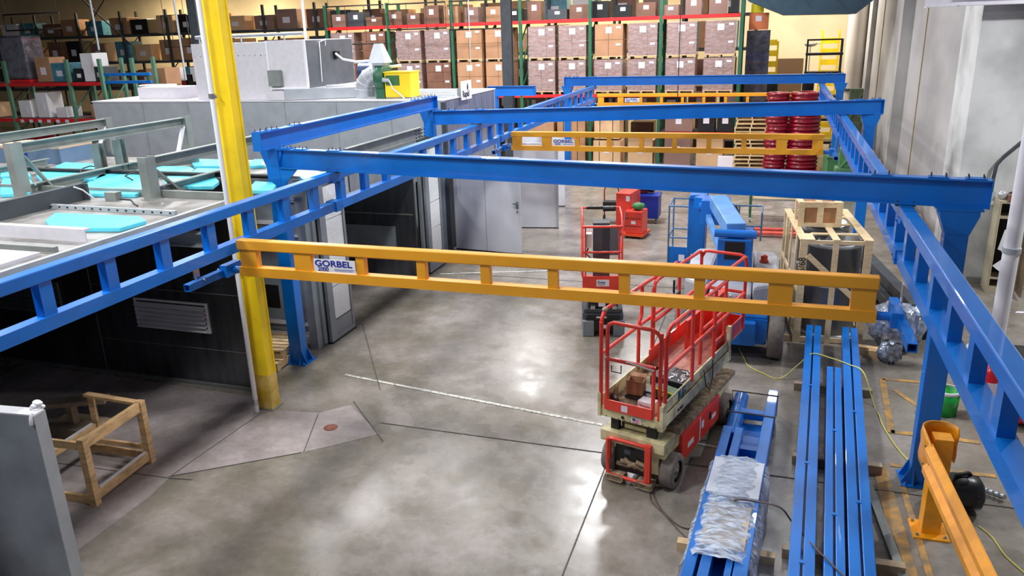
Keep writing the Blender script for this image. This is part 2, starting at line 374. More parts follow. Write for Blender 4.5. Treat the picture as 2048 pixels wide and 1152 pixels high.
# ------------------------------------------------------------------ crane: posts, headers, runways, bridges
def header(p, q, z0, z1, label, name='header_beam', bolts=True):
    t_ = thing(name, label, 'steel beam', ((p[0] + q[0]) / 2, (p[1] + q[1]) / 2, z0), 0)
    zc = (z0 + z1) / 2; P, Q = Vector((p[0], p[1], 0)), Vector((q[0], q[1], 0)); M = (P + Q) / 2; h = z1 - z0
    a, b = P - M, Q - M; a.z = b.z = h / 2
    MB().ibeam(a, b, 0.15, h).build('web_and_flanges', BLUE, t_)
    d = (b - a).normalized(); nn = Vector((-d.y, d.x, 0))
    e = MB(); e.box(a.x, a.y, h / 2, .012, .15, h, math.atan2(d.y, d.x)); e.box(b.x, b.y, h / 2, .012, .15, h, math.atan2(d.y, d.x))
    each(e, 'end_plate', BLUE, t_)
    if bolts:
        bl = MB(); bp = MB(); L = (b - a).length
        for s_ in (0.12, 0.42, L - .5, L - .15, 1.05, L - 1.05):
            for k in (-.05, .05):
                for w_ in (-.045, .045):
                    c = a + d * (s_ + k * 1.4) + nn * w_
                    bl.tube((c.x, c.y, h), (c.x, c.y, h + .045), .008, 6)
            c = a + d * s_; bp.box(c.x, c.y, h + .006, .2, .13, .012, math.atan2(d.y, d.x))
        each(bl, 'bolt', DGREY, t_); each(bp, 'clamp_plate', BLUED, t_)
    return t_
def post(x, y, h, label, flare=True, rz=0, name='support_post'):
    t_ = thing(name, label, 'steel post', (x, y, 0), rz)
    MB().bb(-.115, .115, -.1, .1, .014, h - .02).build('column_tube', BLUE, t_, 0.012)
    bp = MB(); bp.bb(-.22, .22, -.19, .19, 0, .016)
    pl = bp.build('base_plate', BLUE, t_)
    g = MB()
    for sx in (-1, 1):
        g.prismv([(sx * .11, .016), (sx * .21, .016), (sx * .11, .24)], (0, -.1, 0), (1, 0, 0), (0, .02, 0))
        g.prismv([(sx * .11, .016), (sx * .21, .016), (sx * .11, .24)], (0, .08, 0), (1, 0, 0), (0, .02, 0))
    for sy in (-1, 1):
        g.prismv([(sy * .1, .016), (sy * .18, .016), (sy * .1, .22)], (-.1, 0, 0), (0, 1, 0), (.02, 0, 0))
        g.prismv([(sy * .1, .016), (sy * .18, .016), (sy * .1, .22)], (.08, 0, 0), (0, 1, 0), (.02, 0, 0))
    each(g, 'gusset', BLUE, t_)
    ab = MB()
    for sx in (-.17, .17):
        for sy in (-.15, .15): ab.tube((sx, sy, .016), (sx, sy, .05), .012, 6)
    each(ab, 'anchor_bolt', CHROME, t_)
    if flare:
        f = MB(); f.prismv([(-.19, h - .012), (-.19, h - .07), (-.116, h - .27), (.116, h - .27), (.19, h - .07), (.19, h - .012)], (0, -.104, 0), (1, 0, 0), (0, .208, 0))
        f.build('flared_head', BLUE, t_)
    MB().bb(-.22, .22, -.11, .11, h - .02, h).build('top_plate', BLUE, t_)
    return t_
HB, HT = 3.30, 3.60
post(1.92, 9.24, HB, 'blue square steel post with flared head behind the yellow guardrail post')
post(1.98, 18.95, HB, 'blue steel post under the right end of the middle blue cross beam')
post(2.0, 28.8, HB, 'blue steel post under the right end of the farthest blue cross beam')
post(-7.38, 10.62, 3.60, 'blue steel post on the floor between the yellow column and the open booth door', True)
post(-7.45, 16.78, 3.60, 'blue steel post beside the second booth door, under the far end of the side beam')
post(-7.2, 28.65, HB, 'slim far blue post under the left end of the farthest cross beam')
header((-7.24, 10.56), (2.2, 9.26), HB, HT, 'long blue nearest cross beam spanning the bay above the yellow lift rails')
header((-7.2, 16.42), (2.2, 18.95), HB, HT, 'long blue middle cross beam slanting away to the right post')
header((-7.3, 28.6), (2.12, 28.8), HB, HT, 'long blue farthest cross beam in front of the pallet racks')
header((-7.38, 10.2), (-7.38, 16.95), 3.60, 3.88, 'blue side beam linking the two left posts beside the booth roof', 'side_beam')
header((-8.7, 24.3), (-7.15, 24.3), HB, HT, 'short blue beam beside the dark grey column in front of the racks', 'stub_beam', False)
post(-8.5, 24.3, HB, 'blue post under the short stub beam beside the dark grey column', False)
gl = MB(); gl.prismv([(0, 3.30), (.35, 3.30), (0, 2.98)], (-7.26, 10.52, 0), (1, -.13, 0), (0, .03, 0)); tag(gl.build('knee_bracket', BLUE), 'blue triangular bracket below the left end of the nearest cross beam', 'bracket')

def truss_run(x, y0, y1, label, splices, hang):
    t_ = thing('runway_truss', label, 'crane runway', (x, y0, 2.72)); L = y1 - y0
    zt0, zt1, zb0, zb1 = .45, .575, 0.0, .13
    MB().bb(-.07, .07, 0, L, zt0, zt1).build('top_chord', BLUE, t_, 0.012)
    tr = MB().extr(CPROF(.07, .13), (0, 0, 0), (0, L, 0))
    tr.build('enclosed_track', BLUE, t_)
    n = int(L / .77)
    for i in range(n + 1):
        y = .3 + i * .77
        if y > L - .1: break
        wide = .14
        MB().bb(-.05, .05, y, y + wide, zb1, zt0).build('strut', BLUE, t_)
    for s_ in splices:
        sp = MB(); sp.bb(-.085, .085, s_ - .13, s_ + .13, zt0 - .02, zt0 + .02).bb(-.09, .09, s_ - .09, s_ + .09, -.015, zb1 + .01)
        for dy in (-.09, .09): sp.tube((-.1, s_ + dy, .05), (.1, s_ + dy, .05), .012, 6).tube((-.1, s_ + dy, zt0 - .02), (.1, s_ + dy, zt0 - .02), .012, 6)
        each(sp, 'splice_clamp', BLUED, t_)
    for s_ in hang:
        hh = MB(); hh.bb(-.10, .10, s_ - .07, s_ + .07, zt1 - .02, zt1 + .012)
        for sx in (-.08, .08):
            for dy in (-.05, .05): hh.tube((sx, s_ + dy, zt1 - .01), (sx, s_ + dy, HB - 2.72 + .03), .009, 6)
        each(hh, 'hanger_rod', DGREY, t_)
    return t_
truss_run(-6.25, 2.5, 28.9, 'long blue left runway truss passing in front of the yellow column', (7.85, 15.6, 21.6), (7.95, 14.1, 26.1))
truss_run(1.42, 2.2, 28.9, 'long blue right runway truss running beside the concrete wall', (6.9, 16.4, 22), (7.2, 16.6, 26.5))
def rot90(v): return v
def bridge(y, x0, x1, z, label, truck_label, dx):
    t_ = thing('bridge_truss', label, 'crane bridge', ((x0 + x1) / 2, y, z)); xm = (x0 + x1) / 2; a, b = x0 - xm, x1 - xm
    MB().bb(a, b, -.06, .06, .33, .455).build('top_chord', ORANGE, t_, 0.012)
    tr = MB().extr(CPROF(.06, .115), (a, 0, 0), (b, 0, 0))
    tr.build('enclosed_track', ORANGE, t_)
    s0 = [(a + .03, a + .26), (a + .79, a + 1.02), (b - 1.0, b - .77), (b - .24, b - .02)]
    k = a + 1.62
    while k < b - 1.2: s0.append((k, k + .105)); k += .772
    for p, q in s0: MB().bb(p, q, -.045, .045, .115, .33).build('strut', ORANGE, t_)
    sg = MB().bb(a + 1.07, a + 1.62, -.066, -.056, .135, .285).build('sign_panel', WHITE, t_)
    BT = mat('sign_blue', (20, 44, 150), 0.5)
    text('GORBEL', .102, BT, sg, (a + 1.085, -.068, .203), (PI / 2, 0, 0), bold=.0018, sx=1.30)
    text('2000', .072, BT, sg, (a + 1.12, -.068, .143), (PI / 2, 0, 0), bold=.0005)
    MB().bb(a + 1.34, a + 1.60, -.068, -.064, .166, .171).bb(a + 1.34, a + 1.58, -.068, -.064, .152, .155).split('sign_line', BT, sg)
    for side, xe in (('left', x0), ('right', x1)):
        sx = -1 if side == 'left' else 1
        e = thing('end_truck', '%s of %s' % ('blue end truck with bolts at the left end' if sx < 0 else 'blue hollow end truck at the right end', truck_label), 'end truck', (xe + sx * .22, y, z + .04))
        MB().hollow((0, -.75, 0), (0, .55, 0), .085, .085).build('truck_tube', BLUE, e)
        MB().tube((-sx * .22, 0, .02), (0, 0, .02), .045, 12).bb(-sx * .05 - .05, -sx * .05 + .05, -.14, .14, -.05, .10).build('swivel_joint', BLUE, e)
        h = MB()
        for dy in (-.5, -.1, .1, .4): h.tube((-.06, dy, .03), (.06, dy, .03), .014, 6); 
        for dy in (-.5, .4):
            h.bb(-.006 + sx * .05, .006 + sx * .05, dy - .05, dy + .05, .05, .235)
        each(h, 'trolley_bolt', CHROME, e)
    return t_
bridge(7.87, -6.14, 1.06, 2.44, 'nearest orange-yellow bridge truss, crossing in front of the scissor lift', 'the nearest yellow bridge', 0)
bridge(18.75, -6.15, 1.08, 2.42, 'middle orange-yellow bridge truss beyond the nearest blue cross beam', 'the middle yellow bridge', 0)
bridge(30.5, -6.5, 1.08, 2.42, 'farthest orange-yellow bridge truss just below the farthest cross beam', 'the farthest yellow bridge', 0)
# ------------------------------------------------------------------ columns and pipes
yc = thing('yellow_column', 'tall yellow building column standing at the left of the bay', 'column', (-6.86, 8.98, 0))
MB().ibeam((0, 0, .55), (0, 0, 8.9), .24, .2, .03, up=(0, 1, 0)).bb(-.11, .11, -.09, .09, .55, 8.9).build('shaft', YEL, yc)
MB().bb(-.12, .12, -.1, .1, 0, .55).build('worn_foot', YELD, yc)
MB().bb(-.15, .15, -.13, .13, 0, .015).build('base_plate', STEEL, yc)
cp = thing('downpipe', 'thin white vertical pipe strapped beside the yellow column', 'pipe', (-6.95, 8.79, 0))
MB().tube((0, 0, 0), (0, 0, 8.9), .035, 14).build('pipe_run', WHITE, cp)
MB().tube((0, 0, 2.2), (0, 0, 2.25), .045).tube((0, 0, 4.5), (0, 0, 4.56), .045).bb(0, .075, -.01, .01, 4.5, 4.54).bb(0, .075, -.01, .01, 2.2, 2.24).tube((0, 0, .12), (0, 0, .2), .045).split('pipe_strap', CHROME, cp)
for n_, x, y, s_, m_, lb in (('grey_column', -8.45, 25.6, .3, DGREY, 'dark grey column standing in front of the wrapped carton racks'),
                         ('dark_column', -19.5, 24.4, .36, DGREY, 'dark column rising behind the plenum box beside the yellow column'),):
    c_ = thing(n_, lb, 'column', (x, y, 0)); MB().ibeam((0, 0, 0), (0, 0, 8.9), s_, s_, .03, up=(0, 1, 0)).bb(-s_ * .42, s_ * .42, -s_ * .3, s_ * .3, 0, 8.9).build('shaft', m_, c_)
    MB().bb(-s_ * .8, s_ * .8, -s_ * .8, s_ * .8, 0, .02).build('base_plate', m_, c_)
p_ = thing('white_standpipe', 'white vertical standpipe rising from behind the right runway', 'pipe', (3.45, 12.9, 0)); MB().tube((0, 0, 0), (0, 0, 6.5), .11, 20).build('pipe_run', WHITE, p_); MB().tube((0, 0, 1.9), (0, 0, 1.98), .125, 20).tube((0, 0, 0), (0, 0, .05), .16, 20).split('coupling', LGREY, p_)
p_ = thing('far_white_pipe', 'thick white round pipe on the far right in front of the cream wall', 'pipe', (3.1, 37.6, 0)); MB().tube((0, 0, 0), (0, 0, 8.9), .42, 24).build('pipe_run', mat('far_pipe_white', (216, 206, 196), .5), p_); MB().tube((0, 0, 2.4), (0, 0, 2.5), .44, 24).split('coupling', DGREY, p_)
cn = thing('wall_conduit', 'bent grey conduit dropping down the white alcove wall above the locker', 'conduit', (4.2, 17.6, 0))
MB().path([(1.6, -.02, 4.1), (1.2, -.02, 3.75), (.6, -.02, 3.15), (.32, -.02, 2.86), (.1, -.02, 2.62), (.0, -.02, 2.45), (-.02, -.02, 2.2), (-.02, -.02, 1.9)], .035, 10).build('conduit_run', DGREY, cn)
MB().bb(-.1, .06, -.05, .05, 1.75, 1.92).build('junction_box', LGREY, cn)
# ------------------------------------------------------------------ points on real planes of the place
def _ray(u, v):
    c = (u - 1024.0, v - 576.0, FPX)
    return Vector([sum(RR[i][k] * c[i] for i in range(3)) for k in range(3)])
def at_z(u, v, z): d = _ray(u, v); t = (z - CAM_Z) / d.z; return Vector((d.x * t, d.y * t, z))
def at_y(u, v, y): d = _ray(u, v); t = y / d.y; return Vector((d.x * t, y, CAM_Z + d.z * t))
def at_x(u, v, x): d = _ray(u, v); t = x / d.x; return Vector((x, d.y * t, CAM_Z + d.z * t))

# ------------------------------------------------------------------ near spray booth (open side, dark inside) and its roof
RZ = 3.05
nb = thing('spray_booth', 'low near metal booth with open dark side behind the left runway', 'booth', (-7.3, 9.4, 0))
MB().prism([(-22, -7.4), (0, -7.4), (0, -.05), (-1.3, -.05), (-1.3, 1.8), (-22, 1.8)], RZ - .05, RZ).build('roof_deck', ROOFM, nb)
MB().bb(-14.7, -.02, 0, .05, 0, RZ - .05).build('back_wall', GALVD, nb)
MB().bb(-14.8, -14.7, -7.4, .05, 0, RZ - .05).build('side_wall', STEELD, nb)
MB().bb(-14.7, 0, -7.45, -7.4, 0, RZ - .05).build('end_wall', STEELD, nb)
MB().bb(-.03, .03, -7.4, -.05, RZ - .16, RZ + .012).build('roof_fascia', LGREY, nb)
sm = MB()
for x in (-3.0, -6.0, -9, -12): sm.bb(x, x + .012, -.006, 0, 0, RZ - .05)
for z in (.62, 1.55): sm.bb(-3.0, -.02, -.005, 0, z, z + .01)
each(sm, 'panel_seam', STEEL, nb)
MB().bb(-14.6, -.02, -.04, 0, 0, .05).build('floor_angle', STEEL, nb)
for x0, x1, z0, z1 in ((-2.12, -.80, .93, 1.36), (-5.2, -3.7, 1.0, 1.5)):
    lv = MB().bb(x0, x1, -.03, 0, z1, z1 + .03).bb(x0, x1, -.03, 0, z0 - .03, z0).bb(x0 - .03, x0, -.03, 0, z0 - .03, z1 + .03).bb(x1, x1 + .03, -.03, 0, z0 - .03, z1 + .03).build('louver_frame', WHITE if x0 > -3 else STEEL, nb)  # right louver coloured white for the light falling on it, left kept grey
    k = 6
    for i in range(k):
        z = z0 + (i + .5) * (z1 - z0) / k
        MB().beam((x0, -.045, z - .02), (x1, -.045, z - .02), .075, .006, up=(0, -.75, 1)).build('louver_blade', WHITE if x0 > -3 else STEEL, lv)
MB().ibeam((-2.2, -.75, 2.63), (.06, -.75, 2.63), .16, .2, .016).build('cantilever_beam', LGREY, nb)
MB().bb(.06, .068, -.83, -.67, 2.53, 2.73).build('beam_end_plate', GALVL, nb)
# booth two (middle) : front wall with rails, open side, filter doors
bm = thing('paint_booth', 'middle metal booth with open side and white filter doors behind the near blue post', 'booth', (-7.3, 11.2, 0))
MB().prism([(-22, 0), (0, 0), (0, 1.5), (-22, 1.5)], RZ - .05, RZ).build('roof_deck', ROOFM, bm)
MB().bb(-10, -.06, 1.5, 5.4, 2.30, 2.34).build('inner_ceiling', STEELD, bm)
MB().bb(-.04, .0, 1.5, 4.45, 2.5, RZ).build('door_header_panel', MGREY, bm)
MB().bb(-4.5, -.18, 0, .05, .3, RZ - .05).build('front_wall', MGREY, bm)
for z, h, m_ in ((2.62, .05, GALVL), (2.22, .06, GALVL), (2.02, .03, GALVL), (.42, .06, GALVL), (.22, .04, GALVL)):
    MB().bb(-4.5, -.2, -.05, 0, z, z + h).build('rail', m_, bm)
MB().bb(-1.02, -.74, -.012, 0, .70, 1.12).build('dark_window', BLACK, bm)
MB().bb(-.20, -.04, -.04, .12, 0, RZ - .05).build('corner_post', MGREY, bm)
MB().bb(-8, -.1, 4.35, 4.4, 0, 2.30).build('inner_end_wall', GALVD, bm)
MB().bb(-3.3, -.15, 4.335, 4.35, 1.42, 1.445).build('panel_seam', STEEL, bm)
MB().bb(-2.0, -.6, 4.33, 4.345, .5, 1.15).build('wall_reflection', MGREY, bm)  # lighter rectangle paints a reflection on the dark end wall
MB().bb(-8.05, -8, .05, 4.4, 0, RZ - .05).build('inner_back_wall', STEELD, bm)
MB().bb(-.56, -.5, 5.48, 6.65, 0, 1.95).bb(-.5, -.1, 5.46, 5.5, 0, RZ - .05).build('side_wall', DGREY, bm)
for y0, nm in ((.12, 'door leaf beside the near blue post'), (4.5, 'door leaf further along')):
    dl = MB().bb(-.06, .0, y0, y0 + .1, 0.03, 2.9).bb(.02, .08, y0 + .12, y0 + .2, .03, 2.9).bb(.0, .08, y0 + .2, y0 + .95, .03, .12).bb(.0, .08, y0 + .2, y0 + .95, 2.82, 2.9).bb(.0, .08, y0 + .88, y0 + .95, .12, 2.82).bb(.0, .08, y0 + .2, y0 + .3, .12, 2.82).bb(.0, .07, y0 + .3, y0 + .88, .12, .38).build('door_leaf', MGREY, bm)
    MB().bb(.0, .02, y0 + .1, y0 + .125, .0, 2.95).build('door_seal', BLACK, dl); MB().bb(.0, .09, y0 + .12, y0 + .96, 0, .03).build('door_seal', BLACK, dl)
    for i in range(4):
        z0 = .40 + i * .605
        MB().bb(.02, .062, y0 + .31, y0 + .87, z0, z0 + .585).build('filter_pad', FILTER, dl)
MB().channel((-.04, 1.5, RZ + .12), (-.04, 4.9, RZ + .12), .09, .24, .014, 1).build('edge_channel', STEEL, bm)
bl = MB()
for y in (4.45, 4.6, 4.75, 4.87):
    for z in (.05, .12, .19): bl.tube((.0, y, RZ + z), (.03, y, RZ + z), .012, 6)
each(bl, 'bolt', BLACK, bm)
# steel frames standing on the roof
def roof_frame(x, y0, y1, z1, lab, low=True, lowz=.12, post_w=.2, h=.15, endpost=True, diag=True, m_=STEEL):
    f = thing('steel_gantry', lab, 'steel frame', (x, y0, RZ)); L = y1 - y0; H = z1 - RZ
    MB().channel((0, 0, 0), (0, 0, H), post_w * .7, post_w, .014, 1, up=(0, 1, 0)).bb(-.10, .10, -post_w * .62, post_w * .62, 0, .012).build('upright', m_, f)
    MB().channel((0, post_w * .5 + .002, H - h / 2 - .02), (0, L, H - h / 2 - .02), .1, h, .014, 1).build('top_channel', m_, f)
    if endpost: MB().channel((0, L + .08, 0), (0, L + .08, H), .12, .16, .012, 1, up=(0, 1, 0)).build('upright', m_, f)
    if low: MB().channel((0, post_w * .5 + .002, lowz - .03), (0, L * .72, lowz - .03), .1, .15, .014, 1).build('bottom_channel', m_, f)
    if diag:
        MB().beam((.02, .5, .06), (.02, .12, H - h - .06), .03, .08, up=(1, 0, 0)).build('brace', m_, f)
        if endpost: MB().beam((.02, L - .35, .03), (.02, L - .04, H - h - .03), .03, .08, up=(1, 0, 0)).build('brace', GALVL, f)
    bb_ = MB()
    for z in (.08, .16): bb_.tube((.07, .16, z), (.1, .16, z), .022, 6)
    each(bb_, 'bolt', CHROME, f)
    return f
roof_frame(-10.75, 8.95, 12.65, 3.86, 'tall grey steel frame on the booth roof, left of the yellow column')
roof_frame(-8.52, 9.15, 12.2, 3.66, 'grey steel frame on the booth roof right behind the yellow column')
roof_frame(-12.9, 7.6, 12.9, 3.80, 'grey steel frame at the left back of the booth roof', True)
p0, p1 = at_z(205, 347, RZ), at_z(248, 345, RZ)
f = thing('stub_gantry', 'pair of short grey steel uprights between the two roof frames', 'steel frame', (p0.x, p0.y, RZ))
MB().ibeam((0, 0, 0), (0, 0, .52), .16, .14, .012, up=(0, 1, 0)).build('upright', STEEL, f)
MB().ibeam((p1.x - p0.x, p1.y - p0.y, 0), (p1.x - p0.x, p1.y - p0.y, .58), .16, .14, .012, up=(0, 1, 0)).build('upright', STEEL, f)
d_ = Vector((p1.x - p0.x, p1.y - p0.y, 0)); MB().channel((d_.x, d_.y, .1), (d_.x + .9, d_.y + .9, .1), .1, .14).build('bottom_channel', STEEL, f)
o = MB().beam((-9.55, 4.6, RZ + .12), (-9.55, 8.9, RZ + .12), .08, .24).bb(-9.62, -9.44, 8.9, 8.93, RZ, RZ + .24).build('roof_beam', STEELD); tag(o, 'dark steel beam lying on the near left of the booth roof', 'steel beam')
a, b = at_z(40, 338, RZ + .09), at_z(545, 353, RZ + .09)
o = MB().tube(a, b, .035, 10).build('roof_pipe', BLACK); tag(o, 'long thin black pipe lying across the booth roof under the frames', 'pipe')
a, b = at_z(82, 411, RZ + .03), at_z(352, 426, RZ + .03)
ts = thing('perforated_strut', 'thin perforated steel strut lying across the roof behind the nearest blue pad', 'strut', a)
MB().beam((0, 0, 0), b - a, .05, .06).build('strut_bar', LGREY, ts)
hb = MB()
for i in range(16):
    c = (b - a) * ((i + .5) / 16); hb.box(c.x, c.y - .027, 0, .03, .004, .02)
each(hb, 'slot', BLACK, ts)
o = MB().bb(-13, -7.42, 6.84, 6.86, RZ, RZ + .15).bb(-13, -7.42, 6.86, 6.93, RZ + .13, RZ + .15).build('roof_stiffener', GALVL); tag(o, 'long pale raised channel across the roof in front of the nearest blue pad', 'channel')
o = MB().bb(-13, -7.45, 5.75, 6.25, RZ, RZ + .04).build('roof_panel', GALVL); tag(o, 'pale flat cover panel at the near edge of the booth roof', 'panel')
o = MB().bb(-13, -7.4, 6.38, 6.44, RZ, RZ + .06).build('roof_stiffener', STEEL); tag(o, 'low grey channel between the pale panel and the pale raised channel', 'channel')
o = MB().bb(-14, -7.4, 9.28, 9.34, RZ, RZ + .1).build('roof_stiffener', STEEL); tag(o, 'grey channel along the far edge of the near booth roof, left of the yellow column', 'channel')
pads = [((90, 440), (110, 425), (280, 432), (292, 440), (240, 455), (103, 455), 'nearest large blue plastic covered pad on the booth roof', 0),
        ((162, 372), (180, 362), (290, 363), (292, 380), (270, 388), (165, 386), 'blue plastic covered pad just behind the perforated strut', 0),
        ((185, 360), (205, 346), (295, 346), (300, 352), (290, 362), (190, 362), 'blue plastic covered pad left of the frame post near the yellow column', 0),
        ((0, 372), (5, 356), (60, 357), (66, 365), (60, 385), (0, 388), 'blue plastic covered pad at the left edge of the roof, nearest row', 0),
        ((72, 350), (100, 338), (190, 342), (215, 350), (190, 358), (80, 358), 'blue plastic covered pad inside the tall roof frame', 0),
        ((110, 332), (130, 324), (190, 327), (195, 334), (180, 338), (115, 338), 'small far blue plastic covered pad behind the tall roof frame', 0),
        ((270, 341), (290, 331), (380, 333), (392, 340), (375, 349), (280, 347), 'blue plastic covered pad behind the frame near the yellow column', 0),
        ((325, 360), (335, 352), (430, 352), (438, 362), (425, 372), (335, 372), 'blue plastic covered pad between the frame post and the yellow column', 0),
        ((382, 324), (395, 318), (445, 319), (450, 325), (440, 331), (388, 331), 'blue plastic covered pad left of the yellow column, farthest row', 0),
        ((382, 342), (395, 336), (445, 337), (452, 343), (440, 349), (388, 349), 'blue plastic covered pad left of the yellow column, second row from behind', 0),
        ((498, 325), (508, 318), (535, 318), (540, 322), (530, 330), (500, 331), 'blue plastic covered pad just right of the yellow column, farthest row', 0),
        ((500, 372), (510, 362), (545, 364), (552, 370), (545, 380), (502, 380), 'blue plastic covered pad beside the near left blue post', 0),
        ((598, 352), (615, 342), (665, 344), (672, 350), (660, 357), (605, 358), 'blue plastic covered pad right of the near left blue post', 0),
        ((0, 345), (5, 340), (55, 342), (62, 350), (50, 352), (0, 352), 'thin far blue plastic covered pad at the left edge of the roof', 0)]
for q in pads:
    pts = [at_z(u, v, RZ + .06) for u, v in q[:6]]
    o = MB().prism([(p.x, p.y) for p in pts][::-1], RZ, RZ + .06).build('roof_pad', CYAN, None, .012); tag(o, q[6], 'roof pad', 'blue film covered pads on the booth roof')
for i, (pts, lb) in enumerate(((((265, 360), (250, 352), (262, 346), (290, 350)), 'black cable loop lying on the blue pad behind the strut'), (((160, 345), (165, 337), (180, 332), (200, 334)), 'black cable loop on the far blue pad inside the tall frame'), (((240, 398), (262, 400), (268, 408), (275, 412)), 'short black cable at the grey junction box on the roof'))):
    o = MB().path([at_z(u, v, RZ + .1) for u, v in pts], .012, 6).build('roof_cable', BLACK); tag(o, lb, 'cable')
p = at_z(228, 400, RZ); o = MB().box(p.x, p.y, RZ + .06, .2, .12, .12).build('junction_box', STEEL); tag(o, 'small grey junction box on the roof beside the dark beam end', 'electrical box')
o = MB().path([at_z(148, 374, RZ + .28), at_z(165, 380, RZ + .2), at_z(188, 397, RZ + .05)], .012, 6).build('cable_tie_strap', WHITE); tag(o, 'thin white strap hanging from the dark roof beam end', 'strap')
for y0, y1, x0, x1, z0, z1, lb in ((11.7, 12.5, -14.6, -12.9, RZ, RZ + .34, 'blue and tan crate on the roof behind the left frames'),):
    t_ = thing('long_crate', lb, 'crate', ((x0 + x1) / 2, (y0 + y1) / 2, z0)); w_, d_, h_ = (x1 - x0), (y1 - y0), (z1 - z0)
    MB().bb(-w_ / 2, w_ / 2, -d_ / 2, d_ / 2, 0, h_ - .05).build('crate_body', mat('crate_blue_grey', (96, 122, 152), .5, 0, .1), t_); MB().bb(-w_ / 2, w_ / 2, -d_ / 2, d_ / 2, h_ - .05, h_).build('crate_lid', mat('tan_lid', (214, 180, 150), .6), t_)
    MB().bb(-.03, .03, -d_ / 2 - .01, -d_ / 2, 0, h_ - .05).build('crate_batten', BLUETOOL, t_)
# booth three: the tall back booth with plant on top
BZ = 3.68
b3 = thing('oven_booth', 'tall back metal booth carrying the plenum box, blower and sign', 'booth', (-7.58, 17.9, 0))
MB().bb(-10.6, 0, 0, .05, 0, BZ).build('front_wall', GALV, b3)
MB().bb(-.05, 0, .05, 3.75, 0, BZ).build('side_wall', mat('streaked_galvanised_sheet', (150, 154, 166), .35, .7, .22, 2.5, stretch=(1, 4, .4)), b3)
MB().bb(-10.6, 0, 3.75, 3.8, 0, BZ).build('back_wall', GALV, b3); MB().bb(-10.6, -10.55, .05, 3.75, 0, BZ).build('side_wall', GALV, b3)
MB().bb(-10.62, .02, -.02, 3.82, BZ, BZ + .03).build('roof_deck', GALVL, b3)
MB().bb(-.02, .09, -.09, -.005, 0, BZ - .02).build('corner_trim', DGREY, b3)
sm = MB()
for x in (-1.4, -2.9, -4.4, -5.9, -7.4, -8.9): sm.bb(x, x + .012, -.006, 0, 0, BZ)
for y in (.9, 1.8, 2.7): sm.bb(0, .006, y, y + .012, 0, BZ)
each(sm, 'panel_seam', STEEL, b3)
MB().bb(.002, .012, .15, .95, 0, 2.4).build('doorway_shade', BLACK, b3)  # black sheet on the wall paints the shade of an open doorway
rs = MB()
for y in (.5, 1.0, 1.5, 2.0, 2.5, 3.0): rs.bb(-2.6, -.1, y, y + .05, BZ + .03, BZ + .07)
each(rs, 'roof_seam', GALV, b3)
pz = BZ + .03
pl = thing('plenum_box', 'large bright sheet metal plenum box on top of the back booth', 'plenum', (-11.42, 18.3, pz))
MB().bb(-3.5, -1.14, 0, 2.4, 0, 1.44).build('main_box', GALVL, pl)
MB().bb(-1.13, 0, -.03, 2.4, .0, 1.47).build('side_box', GALVL, pl)
MB().bb(0, .006, 0.0, 2.38, .28, 1.45).build('darker_side_face', mat('darker_side_grey', (110, 116, 122), .4, .6, .1), pl)  # side face coloured darker grey than the rest of the box
MB().bb(-1.16, -1.10, -.06, -.03, 0, 1.47).bb(-.05, 0.01, -.06, -.03, .28, 1.47).bb(-1.1, 0.01, -.12, -.03, .26, .31).build('box_trim', mat('white_sheet_trim', (240, 240, 246), .4), pl)
MB().bb(-1.09, -.75, -.2, -.06, .34, .74).build('control_box', STEEL, pl)
rv = MB()
for i in range(14): rv.ball((-3.4 + i * .17, -.006, 1.12), .018, 4)
each(rv, 'rivet', CHROME, pl)
tp = MB().tube((-3.3, -.0, 1.6), (-.05, -.0, 1.62), .045, 10); 
for x in (-3.2, -1.9, -.6): tp.tube((x, 0, 1.47 if x > -1.1 else 1.44), (x, 0, 1.6), .02, 8)
tp.build('top_pipe', GALV, pl)
MB().path([(.03, .9, 1.3), (.05, .9, 1.46), (.04, .6, 1.4), (.04, .55, .4)], .015, 6).build('cable', WHITE, pl)
MB().bb(.006, .1, 1.3, 1.5, .95, 1.15).build('gauge_box', BLACKP, pl)
md = thing('roof_duct', 'long low sheet metal duct lying on the back booth roof below the plenum box', 'duct', (-12.0, 18.05, pz))
MB().beam((0, 0, .14), (2.3, 1.0, .14), .35, .26).build('duct_body', GALV, md); MB().beam((-.5, -.02, .12), (.02, .03, .12), .3, .22).build('duct_end', GALVL, md)
hd = thing('white_roof_box', 'long white sheet metal box on the back booth roof left of the yellow column', 'duct', (-17.0, 18.5, pz)); MB().bb(-.1, 1.4, 0, .8, 0, .32).build('box_body', GALVL, hd); MB().bb(-.5, .5, .5, .9, .32, .36).build('box_flange', WHITE, hd)
mo = thing('blue_motor', 'small dark blue motor with white cables beside the plenum box', 'motor', (-10.15, 19.4, pz))
MB().tube((-.35, 0, .62), (.3, 0, .62), .25, 18).build('motor_body', mat('motor_blue', (28, 52, 92), .4), mo); MB().bb(-.3, .25, -.2, .2, 0, .4).build('motor_foot', STEELD, mo); MB().bb(.05, .35, -.15, .15, .84, 1.0).build('terminal_box', WHITE, mo)
MB().path([(-.9, -.3, 1.1), (-.7, -.3, .95), (-.3, -.3, .88), (.1, -.2, .9)], .03, 6).build('cable', WHITE, mo); MB().path([(-1.2, -.4, .28), (-.5, -.5, .3), (.2, -.5, .45), (.8, -.6, .75), (1.1, -.6, .78)], .035, 6).build('cable', WHITE, mo)
bw = thing('blower', 'green blower with segmented elbow duct and cone hood on the back booth roof', 'blower', (-9.75, 18.55, pz))
eb = MB(); ep = [(-.28 + .02, 0, 0), (-.26, 0, .22), (-.22, 0, .38), (-.10, 0, .52), (.06, 0, .60), (.22, 0, .62)]
eb.path(ep, .21, 16); eb.build('elbow_duct', GALV, bw)
